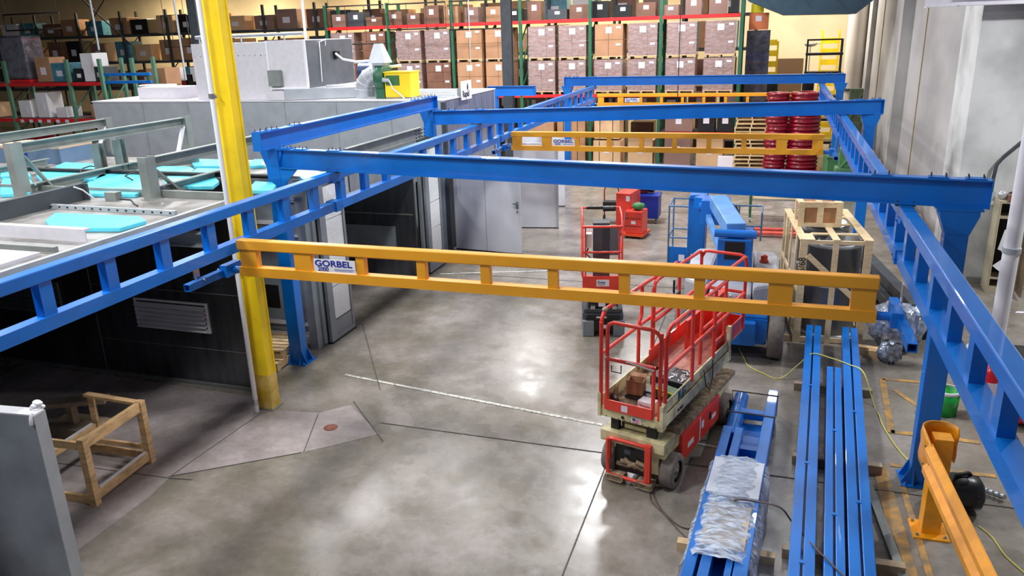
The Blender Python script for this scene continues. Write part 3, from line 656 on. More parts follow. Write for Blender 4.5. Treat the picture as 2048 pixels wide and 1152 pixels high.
for k_ in range(1, 5):
    a_, b_ = Vector(ep[k_ - 1]), Vector(ep[k_ + 1]); d_ = (b_ - a_).normalized() * .008; MB().tube(Vector(ep[k_]) - d_, Vector(ep[k_]) + d_, .218, 20).build('duct_seam', GALVL, bw)
MB().lathe([(0, .42), (.30, .42), (.34, .40), (.34, .20), (.30, .18), (0, .18)], (0, 0, .5), 28, 'x').bb(.18, .42, -.2, .2, 0, .3).build('fan_housing', mat('blower_green', (44, 96, 70), .4), bw)
MB().bb(.12, .42, -.18, .18, .80, .86).add([(.02, -.2, .86), (.5, -.2, .86), (.5, .2, .86), (.02, .2, .86), (.16, -.08, 1.32), (.34, -.08, 1.32), (.34, .08, 1.32), (.16, .08, 1.32)], [(0, 1, 5, 4), (1, 2, 6, 5), (2, 3, 7, 6), (3, 0, 4, 7), (4, 5, 6, 7)]).build('cone_hood', GALV, bw)
yb = thing('yellow_control_cabinet', 'yellow control cabinet beside the green blower on the back booth roof', 'cabinet', (-8.95, 18.6, pz))
YB = mat('cabinet_yellow', (246, 214, 40), .4)
MB().bb(-.36, .34, -.25, .3, .03, .62).build('cabinet_body', YB, yb, .01); MB().bb(-.38, .36, -.27, .32, .62, .65).build('cabinet_lid', YB, yb); MB().bb(-.32, .05, -.262, -.25, .32, .56).build('green_plate', mat('plate_green', (60, 110, 60), .5), yb)
MB().path([(-.4, -.3, .5), (-.2, -.32, .45), (-.1, -.33, .25), (.1, -.33, .1), (.2, -.35, .01)], .02, 6).build('cable', WHITE, yb); MB().tube((-.5, -.3, .45), (-.2, -.3, .45), .05, 10).build('cable_gland', LGREY, yb)
p1 = at_x(922, 162, -7.6); p2 = at_x(947, 182, -7.6)
sg = thing('roof_sign', 'small white sign with dark lettering standing on the back booth roof edge', 'sign', (-7.5, 18.95, BZ + .03))
MB().bb(-.01, .01, -.02, .68, -.1, .36).build('sign_panel', WHITE, sg); MB().bb(-.12, -.01, 0, .04, 0, .2).bb(-.12, -.01, .6, .64, 0, .2).build('sign_bracket', STEEL, sg)
text('Rapid', .22, mat('sign_black', (20, 24, 50), .5), sg, (.012, .04, -.03), (PI / 2, 0, PI / 2), bold=.006, sx=.95)
MB().prismv([(.36, .14), (.42, .13), (.45, .2), (.41, .3), (.38, .28), (.36, .2)], (.012, 0, 0), (0, 1, 0), (.004, 0, 0)).build('sign_emblem', mat('sign_black', (20, 24, 50), .5), sg)
# cabinet doors standing open beyond the booths
def slab_door(p, q, h, lab, th=.06, handle=None, seam=None, edge=False):
    ang = math.atan2(q[1] - p[1], q[0] - p[0]); L = math.hypot(q[0] - p[0], q[1] - p[1])
    t_ = thing('metal_door', lab, 'door', (p[0], p[1], 0), ang)
    MB().bb(0, L, 0, th, .03, h).build('door_panel', mat('door_grey_sheet', (206, 208, 216), .42, .12, .06, 1.2), t_)
    if seam: MB().bb(seam, seam + .008, -.004, 0, .03, h).build('panel_seam', STEEL, t_)
    if handle:
        MB().bb(handle - .03, handle + .03, -.02, 0, 1.15, 1.32).bb(handle - .015, handle + .015, -.06, -.02, 1.26, 1.3).bb(handle - .09, handle + .015, -.075, -.06, 1.26, 1.29).build('lever_handle', CHROME, t_)
        MB().tube((handle, -.03, 1.08), (handle, 0, 1.08), .025, 10).build('lock_cylinder', CHROME, t_)
    MB().bb(-.005, L + .005, -.006, th + .006, 0, .03).build('bottom_edge', BLACK, t_)
    if edge: MB().bb(L - .05, L + .01, -.02, -.0, .03, h).build('door_edge', LGREY, t_)
    return t_
slab_door((-7.45, 17.98), (-5.67, 17.79), 2.38, 'wide pale metal door with lever handle behind the middle of the nearest bridge', handle=1.72, seam=.86)
slab_door((-6.66, 20.42), (-5.47, 20.61), 2.35, 'darker grey metal door standing beyond the wide pale door', edge=True)
slab_door((-7.4, 23.2), (-6.0, 23.4), 2.2, 'grey metal door farthest away, left of the far blue post', seam=.9)
# ------------------------------------------------------------------ near left: standing panel and timber frame
fp = thing('loose_door', 'tall dull grey steel panel standing at the lower left corner, white cloth on its top', 'panel', (-6.24, 4.8, 0), .1)
MB().bb(-2.4, 0, 0, .13, 0, 2.0).build('panel_sheet', mat('dull_blue_grey_sheet', (150, 158, 168), .42, .15, .18, 2.0, bump=.08), fp, .008)
MB().bb(-.005, .008, -.006, .135, 0, 2.0).build('edge_flange', GALV, fp); MB().bb(-2.4, .0, .0, .13, 2.0, 2.012).build('top_flange', WHITE, fp)
rag = MB()
for i in range(9): rag.ball((-.06 + random.uniform(-.05, .05), .12 + random.uniform(-.03, .04), 2.02 + random.uniform(-.01, .05)), .035, 5, (1.3, 1, .6))
rag.path([(-.02, .01, 2.02), (-.01, -.02, 1.98), (-.02, -.02, 1.92)], .018, 6)
tag(rag.build('rag', WHITE), 'crumpled white rag on top corner of the steel panel', 'rag'); rr_ = bpy.data.objects['rag']; rr_.location = (-6.24, 4.8, 0)
wf = thing('timber_crate', 'open pale timber crate frame standing on the floor beside the dark booth', 'wooden frame', (-7.36, 6.18, 0), 0.08)
def wbm(p, q, w_, h_, nm='timber', m_=WOOD2): return MB().beam(p, q, w_, h_).build(nm, m_, wf, .004)
W_ = .75; H_ = .88
wbm((0, 0, 0), (0, 0, H_), .09, .09, 'upright'); wbm((0, 1.0, 0), (0, 1.0, H_), .09, .09, 'upright')
wbm((0, .05, H_ - .07), (0, .95, H_ - .07), .06, .13, 'top_rail'); wbm((0, .05, .12), (0, .95, .12), .06, .13, 'bottom_rail')
wbm((-.05, 1.0, H_ - .03), (-.9, 1.1, H_ - .03), .09, .04, 'top_rail'); wbm((-.82, 1.09, .05), (-.82, 1.09, H_ - .05), .09, .04, 'upright')
wbm((-.05, 0, H_ - .1), (-1.0, .02, H_ - .1), .04, .1, 'top_rail'); wbm((-.05, 0, .06), (-.8, .03, .06), .04, .11, 'bottom_rail')
wbm((-.05, 1.0, .1), (-.95, 1.05, .1), .04, .1, 'bottom_rail'); wbm((-.05, .96, .25), (-.95, 1.0, .25), .04, .06, 'middle_rail'); wbm((-.8, .08, .42), (-.8, 1.04, .42), .04, .09, 'middle_rail')
MB().bb(.0, .03, .08, .92, .185, .205).build('foam_strip', WHITE, wf); MB().bb(-.82, -.79, .1, 1.0, .47, .49).build('foam_strip', WHITE, wf)
nl = MB()
for p in ((-.02, .2, .18), (-.02, .8, .18)): nl.tube(p, (p[0], p[1], p[2] + .1), .004, 5)
each(nl, 'nail', STEEL, wf)
o = MB().beam((-9.3, 7.4, .5), (-8.6, 7.75, .5), .22, .06).beam((-9.0, 7.5, .2), (-9.0, 7.5, .47), .1, .1).bb(-9.35, -8.6, 7.3, 7.75, 0, .2).build('offcut_pile', WOOD3); tag(o, 'pale timber offcuts in the dark at the far left behind the panel', 'timber')
# pallet behind the near left blue post
def pallet(name, lab, loc, rz=0, w_=1.2, d_=1.0, m_=PALLETM, group=None, parent=None):
    if parent: t_ = bpy.data.objects.new(name, None); C.objects.link(t_); t_.parent = parent; t_.location = loc
    else: t_ = thing(name, lab, 'pallet', loc, rz, group)
    d0 = MB()
    for i in range(6): y = -d_ / 2 + .05 + i * (d_ - .1) / 5; d0.bb(-w_ / 2, w_ / 2, y - .05, y + .05, .115, .14)
    each(d0, 'deck_board', m_, t_)
    for x in (-w_ / 2 + .03, 0, w_ / 2 - .03): MB().bb(x - .025, x + .025, -d_ / 2, d_ / 2, .02, .115).build('stringer', m_, t_)
    d1 = MB()
    for i in (0, 2, 4): y = -d_ / 2 + .05 + i * (d_ - .1) / 4; d1.bb(-w_ / 2, w_ / 2, y - .05, y + .05, 0, .02)
    each(d1, 'bottom_board', m_, t_)
    return t_
pallet('wooden_pallet', 'wooden pallet on the floor between the yellow column and the open booth, lower one', (-7.95, 10.55, 0), .05, .9, .9)
pallet('wooden_pallet', 'wooden pallet lying on the lower pallet behind the near left blue post', (-8.0, 10.7, .14), .12, .9, .8)
# ------------------------------------------------------------------ large platform lift, orange red rails
def wheel(parent, x, y, r, w_, nm='wheel', tm=TYRE, hm=HUB, z=None):
    z = r if z is None else z
    o = MB().lathe([(r * .62, -w_ / 2), (r * .94, -w_ / 2), (r, -w_ * .38), (r, w_ * .38), (r * .94, w_ / 2), (r * .62, w_ / 2)], (x, y, z), 32, 'x').build(nm, tm, parent)
    MB().lathe([(0, -w_ * .36), (r * .25, -w_ * .40), (r * .62, -w_ * .30), (r * .63, w_ * .30), (r * .25, w_ * .40), (0, w_ * .36)], (x, y, z), 24, 'x').lathe([(0, -w_ * .5), (r * .16, -w_ * .48), (r * .16, w_ * .48), (0, w_ * .5)], (x, y, z), 12, 'x').build('hub', hm, o)
    return o
L1 = thing('scissor_lift', 'cream and orange-red scissor lift with tube guardrails in the middle of the floor', 'lift', (-1.61, 8.45, 0), -.265)
for x, y in ((-.02, .12), (.73, .12), (-.0, 1.98), (.72, 1.98)): wheel(L1, x, y, .215, .16)
MB().bb(-.10, .72, -.10, .22, .50, .64).bb(.04, .70, -.02, 2.25, .40, .60).bb(.14, .62, .0, 2.2, .16, .42).build('chassis', CREAM, L1, .008)
MB().bb(.70, .74, .42, 1.74, .16, .52).build('side_cover', RED, L1, .006)
MB().bb(.741, .744, 1.0, 1.03, .17, .51).bb(.741, .744, 1.07, 1.15, .32, .42).bb(.741, .744, .6, .8, .27, .34).bb(.741, .744, 1.45, 1.6, .28, .34).split('side_decal', PAPER, L1)
MB().bb(.741, .745, 1.35, 1.42, .32, .42).build('cover_latch', BLACK, L1)
fb = MB().path([(.02, -.14, .56), (.02, -.14, .12), (.06, -.14, .09), (.5, -.14, .09), (.54, -.14, .12), (.54, -.14, .56), (.50, -.14, .58), (.06, -.14, .58)], .024, 8, True).bb(.0, .05, -.15, -.10, .3, .56).bb(.50, .57, -.16, -.10, .08, .60).build('bumper_frame', RED, L1)
eq = MB()
for i in range(6): eq.tube((.1 + .05 * i, -.06, .22 + .04 * (i % 3)), (.24 + .05 * i, -.03, .20 + .05 * (i % 2)), .03, 8)
each(eq, 'hydraulic_valve', DIRTY, L1)
MB().bb(.08, .5, -.04, .0, .12, .48).build('recess_shade', BLACKP, L1)  # black plate paints the shade of the front recess
MB().bb(.22, .3, -.11, -.10, .40, .46).build('maker_badge', DGREY, L1)
for x0 in (.02, .40):
    MB().path([(x0, -.18, .04), (x0 + .2, -.18, .04), (x0 + .22, -.18, .07), (x0 + .2, -.18, .11), (x0, -.18, .11), (x0 - .02, -.18, .07)], .009, 6, True).bb(x0, x0 + .2, -.16, -.02, .04, .11).build('fork_pocket', DIRTY, L1)
MB().bb(.52, .76, .3, 2.3, .60, .66).build('dirty_ledge', DIRTY, L1)
sc_ = MB()
for k, z in enumerate((.62, .67, .72, .77)):
    for x in (.10, .16, .44, .50): sc_.bb(x, x + .04, .05 + .02 * k, 2.15, z, z + .04)
each(sc_, 'scissor_arm', mat('scissor_arm_grime', (64, 58, 54), .6, 0, .3, 14), L1)
MB().tube((.1, .1, .70), (.54, .1, .70), .03, 8).bb(.16, .44, .02, .05, .67, .72).build('cross_shaft', CREAM, L1)
MB().bb(.0, .10, -.02, .05, .62, .84).bb(.46, .58, -.02, .05, .62, .84).split('arm_bracket', BLACKP, L1)
P0, P1_ = -.12, .66
MB().bb(P0, P1_, -.10, 2.25, .82, .90).bb(P0, P1_, -.10, -.07, .90, .96).bb(P0, P0 + .02, -.07, 2.25, .90, 1.07).bb(P1_ - .02, P1_, -.07, 2.25, .90, 1.10).build('platform', CREAM, L1, .004)
MB().bb(P1_ - .01, P1_ + .03, -.07, 2.28, .82, .97).bb(P1_, P1_ + .02, -.07, 2.25, .94, .97).bb(P1_ - .03, P1_ + .035, -.11, -.0, .80, 1.12).bb(P0 - .01, P0 + .03, -.12, -.06, .82, 1.12).build('side_beam', CREAM, L1, .004)
MB().bb(P0 + .02, P1_ - .02, -.07, 2.2, .90, .905).build('deck_plate', DIRTY, L1)
text('JLG', .14, mat('decal_blue', (40, 84, 120), .5), L1, (P1_ + .004, .42, .985), (PI / 2, 0, PI / 2), sx=1.2, bold=.004)
text('2630ES', .06, mat('decal_black', (30, 30, 34), .5), L1, (P1_ + .032, .34, .86), (PI / 2, 0, PI / 2))
us = MB().bb(.30, .42, -.103, -.10, .825, .895).build('flag_sticker', WHITE, L1)
st_ = MB()
for i in range(4): st_.bb(.315, .405, -.105, -.103, .832 + i * .014, .838 + i * .014)
each(st_, 'flag_stripe', mat('flag_red', (190, 60, 60), .6), us); MB().bb(.315, .35, -.106, -.104, .862, .888).build('flag_field', mat('flag_blue', (40, 50, 110), .6), us)
MB().tube((.19, -.104, .86), (.19, -.10, .86), .02, 12).build('plate_hole', BLACK, L1)
dr_ = MB()
for i in range(10): dr_.ball((P0 + .02 + .078 * i, -.102, .83 + .006 * (i % 2)), .007, 3)
each(dr_, 'rivet', BLACKP, L1)
MB().bb(P0 + .08, P1_ - .10, -.125, -.11, .93, 1.06).build('front_toe_board', RED, L1); MB().bb(.18, .26, -.127, -.125, .95, 1.03).build('paper_label', PAPER, L1)
r_ = .024
def rail(pts, nm='guard_rail', rad=r_): return MB().path(pts, rad, 10).build(nm, RED, L1)
# front gate posts and bars
for x in (P0 + .02, P0 + .10, P1_ - .10, P1_ - .02):
    zt = 1.58 if x in (P0 + .10, P1_ - .10) else (2.0)
    rail([(x, -.09, .93), (x, -.09, zt)], 'gate_post' if zt < 1.9 else 'guard_post', .024)
rail([(P0 + .10, -.10, 1.57), (P1_ - .10, -.10, 1.57)], 'gate_bar')
MB().tube((P0 + .36, -.125, 1.59), (P1_ - .08, -.125, 1.55), .012, 8).build('spring_rod', CHROME, L1)
MB().path([(P0 + .16, -.1, 1.50), (P0 + .16, -.1, 1.42), (P0 + .28, -.1, 1.42), (P0 + .28, -.1, 1.52)], .008, 6).build('gate_hook', BLACKP, L1)
rail([(P0 + .10, -.09, 1.6), (P0 + .10, -.09, 1.93), (P0 + .12, -.09, 1.99), (P0 + .17, -.09, 2.02), (P1_ - .12, -.09, 2.02), (P1_ - .05, -.09, 1.98), (P1_ - .02, -.09, 1.92), (P1_ - .02, -.09, 1.2)], 'front_arch')
# left side rail
rail([(P0 + .01, -.07, 1.0), (P0 + .01, -.07, 2.0), (P0 + .01, -.02, 2.08), (P0 + .01, .06, 2.12), (P0 + .01, 2.2, 2.12)])
rail([(P0 + .01, -.05, 1.60), (P0 + .01, 2.2, 1.60)]); 
rail([(P0 + .01, .98, 1.0), (P0 + .01, .98, 1.60), (P0 + .01, 1.0, 1.66), (P0 + .01, 1.04, 1.70), (P0 + .01, 1.06, 1.76), (P0 + .01, 1.06, 2.10)], 'guard_post'); rail([(P0 + .01, 1.45, 1.0), (P0 + .01, 1.45, 2.0), (P0 + .01, 1.5, 2.08), (P0 + .01, 1.6, 2.12)], 'guard_post')
MB().ball((P0 + .01, .02, 2.12), .035, 6, (1, 1.3, .8)).build('rag_tie', WOOD3, L1)
# right side rail
rail([(P1_ - .0, .02, 1.05), (P1_, .02, 1.88), (P1_, .07, 1.98), (P1_, .15, 2.02), (P1_, 2.2, 2.02)])
rail([(P1_, .02, 1.52), (P1_, 2.2, 1.52)]); rail([(P1_, .86, 1.05), (P1_, .86, 1.46), (P1_, .84, 1.52), (P1_, .82, 1.58), (P1_, .82, 2.0)], 'guard_post'); rail([(P1_, 1.62, 1.08), (P1_, 1.62, 2.0)], 'guard_post')
MB().bb(P1_ - .02, P1_ + .03, 2.2, 2.26, .84, 1.32).build('end_bracket', CREAM, L1)
# extension deck
E0, E1 = P0 + .06, P1_ - .06
MB().bb(E0, E1, 1.25, 3.05, .96, 1.0).build('extension_deck', mat('scuffed_red_deck', (168, 110, 96), .6, 0, .2, 9), L1)
MB().bb(E0, E0 + .02, 1.2, 3.05, 1.0, 1.2).bb(E1 - .02, E1, 1.9, 3.05, 1.0, 1.2).bb(E0, E1, 3.03, 3.05, 1.0, 1.2).build('extension_toe_board', RED, L1)
for x in (E0, E1):
    rail([(x, 1.3, 1.1), (x, 1.3, 2.0), (x, 1.36, 2.07), (x, 1.45, 2.1), (x, 2.95, 2.1), (x, 3.02, 2.08), (x, 3.05, 2.0), (x, 3.05, 1.0)], 'extension_rail'); rail([(x, 1.3, 1.55), (x, 3.05, 1.55)], 'extension_rail'); rail([(x, 2.2, 1.0), (x, 2.2, 2.1)], 'guard_post')
rail([(E0, 3.05, 1.55), (E1, 3.05, 1.55)], 'extension_rail'); rail([(E0, 3.05, 2.0), (E0 + .05, 3.05, 2.09), (E0 + .1, 3.05, 2.1), (E1 - .1, 3.05, 2.1), (E1 - .05, 3.05, 2.09), (E1, 3.05, 2.0)], 'extension_rail')
MB().bb(E0 + .22, E0 + .26, 1.9, 2.9, 1.0, 1.42).bb(E0 + .38, E0 + .46, 2.5, 2.9, 1.0, 1.62).build('control_guard', RED, L1)
MB().bb(E0 + .0, E0 + .12, 1.75, 1.95, 1.62, 1.82).build('control_box', BLACKP, L1)
MB().tube((E0 + .06, 1.85, 1.82), (E0 + .06, 1.85, 1.98), .015, 8).build('joystick', BLACK, L1)
MB().path([(E1 - .1, 2.7, 1.6), (E1, 2.8, 1.5), (E1 - .1, 2.9, 1.35), (E1 - .2, 2.8, 1.4)], .014, 6).build('coiled_cable', WHITE, L1)
MB().path([(P1_ + .03, 1.2, 1.08), (P1_ + .05, 1.25, .85), (P1_ + .06, 1.38, .72), (P1_ + .05, 1.5, .9), (P1_ + .03, 1.52, 1.1)], .008, 6).build('hanging_cable', DGREY, L1)
ML1 = Matrix.Translation((-1.61, 8.45, 0)) @ Matrix.Rotation(-.265, 4, 'Z')
def on_lift(x, y, z=.905): return ML1 @ Vector((x, y, z))
def open_box(name, lab, loc, rz, a, b, h, m_, flap=.06, cat='box'):
    t_ = thing(name, lab, cat, loc, rz); tk = .008
    MB().bb(-a, a, -b, -b + tk, 0, h).bb(-a, a, b - tk, b, 0, h).bb(-a, -a + tk, -b + tk, b - tk, 0, h).bb(a - tk, a, -b + tk, b - tk, 0, h).bb(-a, a, -b, b, 0, tk).build('box_body', m_, t_)
    fl_ = MB().beam((-a, -b - flap * .35, h + flap * .3), (a, -b - flap * .35, h + flap * .3), flap, .006, up=(0, .6, 1)).beam((-a, b + flap * .35, h + flap * .3), (a, b + flap * .35, h + flap * .3), flap, .006, up=(0, -.6, 1))
    each(fl_, 'flap', m_, t_); return t_
open_box('carton', 'open brown carton on the scissor lift deck near the gate', on_lift(.12, .42, .955), -.1, .10, .09, .17, KRAFT)
o = MB().bb(-.14, .22, -.11, .11, 0, .045).build('parts_tray', DGREY); o.location = on_lift(.16, .42); o.rotation_euler = (0, 0, -.3); tag(o, 'flat dark grey tray under the open brown carton', 'tray')
wb = thing('white_carton', 'small white carton with red lettering at the lift gate', 'box', on_lift(.42, .10), -.35)
MB().bb(-.10, .10, -.07, .07, 0, .15).build('box_body', WHITE, wb); text('Milwaukee', .04, mat('print_red', (190, 30, 40), .5), wb, (-.09, -.071, .09), (PI / 2, 0, 0), sx=.9)
gc = thing('green_case', 'green tool case with yellow trim on the scissor lift deck', 'tool case', on_lift(.48, .55), -.5)
MB().bb(-.18, .18, -.09, .09, 0, .13).build('case_body', mat('case_green', (20, 92, 44), .4), gc, .015); MB().bb(-.185, .185, -.095, -.088, .12, .135).bb(-.03, .03, -.1, -.09, .06, .1).split('case_trim', mat('case_yellow', (230, 220, 40), .5), gc)
tb = thing('tool_tray', 'dark open tool tray full of shiny bolts behind the green case', 'tool tray', on_lift(.50, .93), -.35)
MB().bb(-.14, .14, -.2, .2, 0, .15).build('tray_body', BLACKP, tb, .01); hw = MB()
for i in range(26): hw.box(random.uniform(-.11, .11), random.uniform(-.17, .17), .155, .05, .014, .014, random.uniform(0, 3))
each(hw, 'loose_bolt', GALVL, tb)
t2 = thing('tool_box', 'dark plastic tool box with handle on the lift deck beside the shiny bolts', 'tool box', on_lift(.26, .98), -.3); MB().bb(-.11, .11, -.2, .2, 0, .14).build('box_body', BLACKP, t2, .012); MB().path([(0, -.1, .14), (0, -.1, .18), (0, .1, .18), (0, .1, .14)], .01, 6).build('handle', CHROME, t2)
o = MB().bb(-.1, .12, -.17, .17, 0, .06).build('grey_case', mat('case_grey', (122, 130, 148), .5)); o.location = on_lift(.30, .66); o.rotation_euler = (0, 0, -.3); tag(o, 'flat grey case on the lift deck between carton and bolt tray', 'case')
dg = thing('cordless_tool', 'small dark power tool beside the left front of the lift deck', 'power tool', on_lift(-.04, .16), .4); MB().tube((0, -.08, .05), (0, .06, .05), .035, 12).build('tool_body', mat('tool_maroon', (96, 64, 72), .5), dg); MB().bb(-.03, .03, -.02, .04, 0, .05).build('battery', BLACKP, dg)
# ------------------------------------------------------------------ small mast lift behind
L2 = thing('mast_lift', 'small red caged one-person lift on a dark grey base', 'lift', (-2.99, 12.86, 0), .24)
MB().prism([(0, .06), (.06, 0), (.66, 0), (.72, .06), (.72, 1.25), (.0, 1.25)], .12, .42).bb(.02, .70, .03, 1.2, .42, .5).build('base_body', DGREY, L2, .02)
MB().bb(.0, .2, -.03, .35, 0, .3).bb(.54, .74, -.03, .35, 0, .3).split('front_skirt', MGREY, L2, .02)
MB().bb(.2, .54, -.01, .1, .1, .3).build('recess_shade', BLACK, L2); MB().bb(.06, .66, -.02, .1, .32, .40).bb(.1, .62, .1, .6, .5, .62).build('black_bumper', BLACKP, L2, .01)  # the recess is a black plate, its shade put into the colour
for x in (.08, .66): wheel(L2, x, .2, .13, .08); wheel(L2, x, 1.0, .15, .09)
MB().bb(.24, .42, -.024, -.02, .35, .38).bb(.28, .4, .05, .098, .54, .6).bb(.3, .42, -.016, -.012, .15, .22).split('warning_label', PAPER, L2)
lt = MB()
for x in (.14, .52): lt.bb(x, x + .08, .02, .1, .5, .56)
each(lt, 'latch', CHROME, L2)
MB().bb(.2, .5, .7, 1.0, .5, 1.9).build('mast', DGREY, L2)
MB().bb(.0, .68, -.02, .0, .88, 1.12).bb(.0, .02, .0, .85, .88, 1.12).bb(.66, .68, .0, .85, .88, 1.12).bb(.0, .68, .0, .85, .85, .88).build('toe_box', RED, L2)
sg2 = MB().bb(.24, .46, -.026, -.02, .94, 1.06).build('name_plate', WHITE, L2); text('Duke', .06, mat('sign_blue', (20, 44, 150), .5), sg2, (.26, -.028, .995), (PI / 2, 0, 0), bold=.001); text('COMPANY', .026, mat('print_red', (190, 30, 40), .5), sg2, (.27, -.028, .96), (PI / 2, 0, 0))
def rail2(pts, rad=.018): MB().path(pts, rad, 8).build('cage_rail', RED, L2)
for x in (.0, .68):
    rail2([(x, 0, 1.1), (x, 0, 2.0), (x, .3, 2.15), (x, .85, 2.15)]); rail2([(x, .85, .9), (x, .85, 2.15)]); rail2([(x, 0, 1.55), (x, .85, 1.55)])
    rail2([(x + (.05 if x < .3 else -.05), 0.02, 1.1), (x + (.05 if x < .3 else -.05), .02, 2.0)], .014)
rail2([(0, 0, 2.0), (.68, 0, 2.0)], .022); rail2([(0, 0, 1.55), (.68, 0, 1.55)]); rail2([(0, .85, 2.15), (.68, .85, 2.15)])
MB().tube((.08, .85, 2.15), (.6, .85, 2.15), .03, 12).split('black_grip', BLACKP, L2); MB().tube((.38, .83, 2.13), (.58, .83, 2.13), .045, 12).split('black_grip', BLACK, L2)
MB().bb(.36, .66, .70, .72, 1.30, 1.82).build('back_panel', mat('panel_slate', (84, 94, 100), .5), L2)
MB().bb(.04, .16, .05, .2, 1.62, 1.86).build('control_box', mat('box_beige', (206, 198, 188), .5), L2); MB().path([(.1, .1, 1.6), (.06, .1, 1.5), (.14, .1, 1.42), (.08, .1, 1.36), (.1, .1, 1.2)], .014, 6).build('cable', REDD, L2)
# ------------------------------------------------------------------ blue boom lift
L3 = thing('boom_lift', 'blue and grey articulated boom lift with basket, behind the platform lift rails', 'lift', (-.5, 13.8, 0))
MB().bb(-.62, .62, -1.35, 1.1, .28, .78).bb(-.45, .45, -1.5, -1.35, .3, .7).build('chassis', BLUED, L3, .03)
for x, y in ((-.72, -1.1), (.76, -1.1), (-.72, .95), (.76, .95)): wheel(L3, x, y, .40, .24, hm=mat('wheel_blue', (30, 84, 150), .5))
MB().lathe([(0, .78), (.5, .78), (.5, .9), (0, .9)], (0, -.1, 0), 28).build('turntable', BLUED, L3)
for sx, nm in ((-1, 'left'), (1, 'right')):
    pts = [(sx * .36, -1.25), (sx * .74, -.95), (sx * .78, .6), (sx * .70, 1.0), (sx * .30, 1.05)]
    if sx > 0: pts = pts
    else: pts = pts[::-1]
    hc = MB().prism(pts, .84, 1.22); hc.build('engine_hood', mat('hood_grey', (176, 178, 184), .35, 0, .08), L3, .06)
MB().bb(-.32, .34, -1.30, -.6, .82, 1.12).build('rear_cover', mat('hood_grey', (176, 178, 184), .35, 0, .08), L3, .05)
MB().bb(-.26, .30, -.60, .35, .88, 1.82).build('riser_pedestal', BLUED, L3, .02); MB().tube((-.32, -.52, 1.90), (.36, -.52, 1.90), .07, 14).build('pivot_pin', BLUE, L3); MB().bb(-.14, .18, -.615, -.60, 1.48, 1.78).build('opening_shade', BLACK, L3); MB().bb(-.02, .1, -.612, -.6, 1.2, 1.32).build('white_label', PAPER, L3)  # pedestal opening is a flat black plate with its inner shade painted
MB().beam((0.02, -.40, 1.93), (-.42, 1.6, 2.0), .32, .24).build('lower_arm', mat('arm_light_blue', (92, 146, 206), .45, 0, .15), L3, .015)
MB().beam((-.2, -.35, 1.50), (-.58, 1.5, 1.70), .09, .12).build('lift_cylinder', mat('arm_light_blue', (92, 146, 206), .45, 0, .15), L3); MB().beam((.18, -.4, 1.55), (-.2, 1.5, 1.72), .08, .14).build('link_bar', BLUED, L3)
MB().bb(-.72, -.2, 1.5, 1.95, 1.55, 2.02).tube((-.78, 1.72, 1.85), (-.12, 1.72, 1.85), .09, 12).build('knuckle', BLUE, L3, .01)
MB().bb(-1.03, -.68, 2.2, 2.75, .75, 1.95).bb(-1.0, -.7, 2.15, 2.3, 1.9, 2.0).build('upright_arm', BLUED, L3, .02)
MB().beam((-.82, 2.0, 1.9), (-.5, 1.8, 1.9), .3, .22).build('arm_head', BLUE, L3)
MB().path([(-.1, 1.6, 1.9), (.02, 1.2, 1.6), (.12, .9, 1.5), (.1, .3, 1.25)], .05, 8).build('hose_bundle', BLACK, L3); MB().path([(.0, 1.1, 1.72), (.16, .6, 1.5), (.2, .2, 1.3)], .06, 6).build('hose_guard', mat('rust_brown', (112, 66, 50), .6), L3)
MB().lathe([(0, 0), (.08, 0), (.08, .02), (.055, .03), (.06, .09), (.04, .12), (0, .12)], (.50, .25, 1.23), 16).build('beacon', mat('beacon_orange', (230, 70, 30), .3), L3)
MB().bb(.2, .62, -1.37, -1.35, .35, .72).build('front_cover', BLUED, L3); MB().tube((.25, -1.39, .62), (.25, -1.36, .62), .05, 12).build('white_lamp', WHITE, L3)
bk = MB(); BX0, BX1, BY0, BY1 = -1.42, -.98, 2.3, 3.1
for x in (BX0, BX1):
    for y in (BY0, BY1): bk.tube((x, y, .52), (x, y, 1.72), .018, 8)
for z in (1.72, 1.06):
    bk.tube((BX0, BY0, z), (BX1, BY0, z), .018, 8).tube((BX0, BY1, z), (BX1, BY1, z), .018, 8).tube((BX0, BY0, z), (BX0, BY1, z), .018, 8)
bk.build('basket_rail', mat('basket_blue_grey', (88, 124, 160), .45, .2), L3)
MB().bb(BX0, BX1, BY0, BY0 + .015, .5, .86).bb(BX0, BX0 + .015, BY0, BY1, .5, .7).bb(BX0, BX1, BY0, BY1, .46, .5).build('basket_floor', BLUED, L3); MB().bb(BX0 + .22, BX0 + .34, BY0 - .006, BY0, .56, .7).build('white_label', PAPER, L3)
bq = MB()
for x in (-.05, .4):
    bq.tube((x, 2.6, 1.0), (x, 2.6, 1.72), .018, 8)
bq.tube((-.3, 2.6, 1.72), (.42, 2.6, 1.72), .018, 8).tube((-.3, 2.6, 1.3), (.42, 2.6, 1.3), .018, 8).tube((.4, 2.6, 1.72), (.4, 1.9, 1.72), .018, 8); bq.build('rear_frame', mat('basket_blue_grey', (88, 124, 160), .45, .2), L3)
